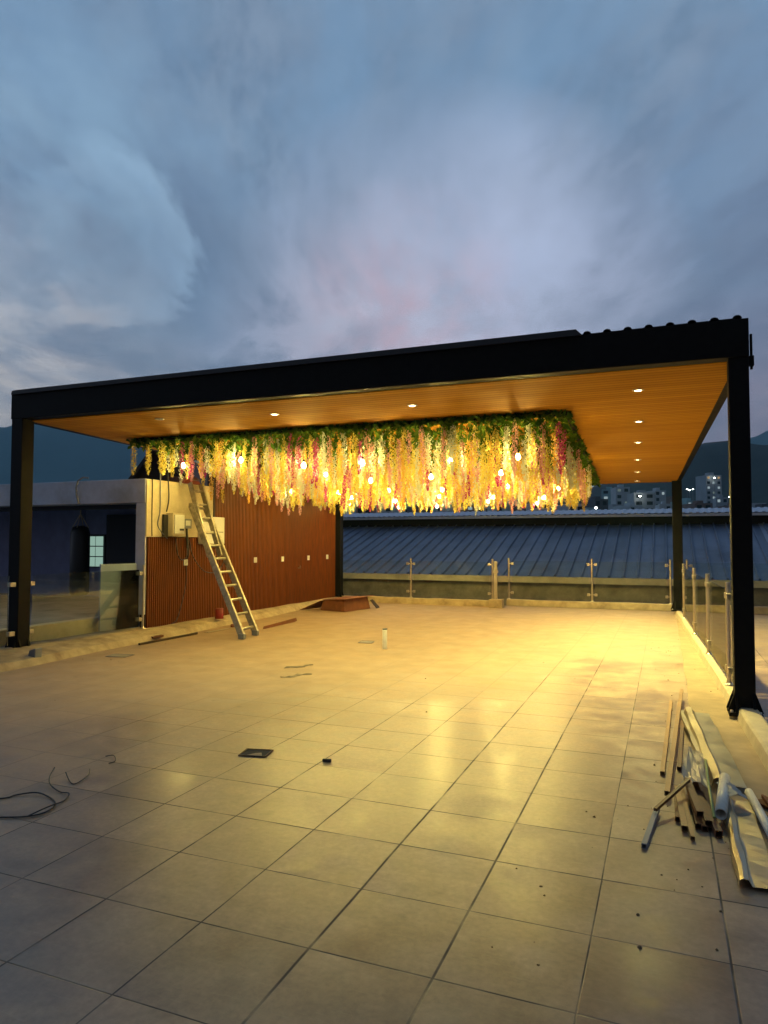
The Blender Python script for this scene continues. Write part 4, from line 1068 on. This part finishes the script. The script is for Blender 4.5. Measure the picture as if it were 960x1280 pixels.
big = cloud(2.1, 1.0, .55, 3.1, 7, .8)
f1 = ramp(nt, big, [(.40,(0,0,0)),(.60,(1,1,1))])
fine = cloud(6.5, 1.0, .48, 8.7, 7, .9, .64)
f2 = ramp(nt, fine, [(.38,(0,0,0)),(.66,(1,1,1))])
mid = cloud(3.8, 1.0, .52, 14.2, 7, .95, .62)
f3 = ramp(nt, mid, [(.42,(0,0,0)),(.62,(1,1,1))])
def over(f, k, col):
    global c
    c = mixc(nt, M2(nt, 'MULTIPLY', f, k), c, col)
over(f1, .56, (.175,.232,.345))              # dull grey-blue sheets
over(f3, .64, (.135,.17,.25))
over(f2, .30, (.33,.42,.56))               # thin lit wisps
brk_ = cloud(11.0, 1.0, .6, 21.3, 6, .8, .68)
f4 = ramp(nt, brk_, [(.44,(0,0,0)),(.62,(1,1,1))])
over(M2(nt, 'MULTIPLY', f4, f3), .28, (.40,.45,.57))
over(M2(nt, 'MULTIPLY', f4, f1), .16, (.14,.18,.26))
# afterglow low in the middle and at the far left
over(M2(nt, 'MULTIPLY', blob(560,450,20,1.0), M2(nt, 'MULTIPLY_ADD', f3, -.5, 1.1)), 1.0, (.78,.66,.76))
over(M2(nt, 'MULTIPLY', blob(640,350,13,1.0), M2(nt, 'MULTIPLY_ADD', f3, -.5, 1.0)), .8, (.47,.52,.72))
over(M2(nt, 'MULTIPLY', blob(10,500,15,.9), M2(nt, 'MULTIPLY_ADD', f3, -.5, 1.0)), .9, (.74,.62,.58))
over(M2(nt, 'MULTIPLY', blob(500,395,10,.7), f2), .8, (.64,.40,.47))
over(M2(nt, 'MULTIPLY', blob(950,530,10,.8), M2(nt, 'MULTIPLY_ADD', f2, .5, .5)), .8, (.46,.29,.34))
over(M2(nt, 'MULTIPLY', blob(990,340,17,.8), M2(nt, 'MULTIPLY_ADD', f3, .5, .5)), .8, (.16,.18,.275))
# the hooked cloud on the left: lit inside, a dark trailing edge outside
hd = ray(138,300).normalized()
dn = N(nt, 'ShaderNodeVectorMath'); dn.operation = 'DOT_PRODUCT'; L(nt, tc.outputs['Generated'], dn.inputs[0]); dn.inputs[1].default_value = hd
ang = M2(nt, 'ARCCOSINE', M2(nt, 'MINIMUM', dn.outputs['Value'], .99999))
ang = M2(nt, 'ADD', ang, M2(nt, 'MULTIPLY_ADD', mid, R(11), R(-5.5)))
ang = M2(nt, 'ADD', ang, M2(nt, 'MULTIPLY_ADD', fine, R(3), R(-1.5)))
hook = ramp(nt, M2(nt, 'DIVIDE', ang, R(11)), [(0,(0,0,0)),(.28,(.18,.18,.18)),(.46,(1,1,1)),(.57,(0,0,0))])
edge = ramp(nt, M2(nt, 'DIVIDE', ang, R(11)), [(.46,(0,0,0)),(.56,(1,1,1)),(.74,(.6,.6,.6)),(1,(0,0,0))])
over(M2(nt, 'MULTIPLY', edge, blob(255,300,15,.7)), .85, (.165,.22,.33))
over(M2(nt, 'MULTIPLY', M2(nt, 'MULTIPLY', blob(60,230,16,.8), f2), .9), .7, (.28,.40,.54))
over(M2(nt, 'MULTIPLY', hook, blob(212,275,9,.6)), .8, (.34,.45,.60))
over(M2(nt, 'MULTIPLY', blob(280,400,12,.8), M2(nt, 'MULTIPLY_ADD', f3, .8, .2)), .8, (.165,.205,.30))
over(M2(nt, 'MULTIPLY', blob(490,200,9,.7), M2(nt, 'MULTIPLY_ADD', f1, .6, .4)), .65, (.165,.235,.355))
over(M2(nt, 'MULTIPLY', blob(60,400,9,.7), f3), .75, (.20,.235,.33))
# the sky behind the viewer, away from the sunset, is darker
bk = ramp(nt, M2(nt, 'MULTIPLY_ADD', sp.outputs['Y'], .5, .5), [(.1,(.33,.33,.32)),(.62,(1.17,1.30,1.32))])
c = mixc(nt, 1.0, c, bk, 'MULTIPLY')
L(nt, c, bg.inputs[0]); bg.inputs[1].default_value = 1.0

# ------------------------------------------------------------------ render settings
vs_ = scn.view_settings; vs_.view_transform = 'Standard'; vs_.look = 'None'; vs_.exposure = 0; vs_.gamma = 1
cy = scn.cycles
cy.max_bounces = 8; cy.diffuse_bounces = 4; cy.glossy_bounces = 3; cy.transmission_bounces = 6; cy.transparent_max_bounces = 16; cy.volume_bounces = 0
cy.sample_clamp_indirect = 4.0; cy.sample_clamp_direct = 0; cy.blur_glossy = .5; cy.caustics_reflective = False; cy.caustics_refractive = False
cy.use_denoising = True; cy.use_adaptive_sampling = True; cy.adaptive_threshold = .02
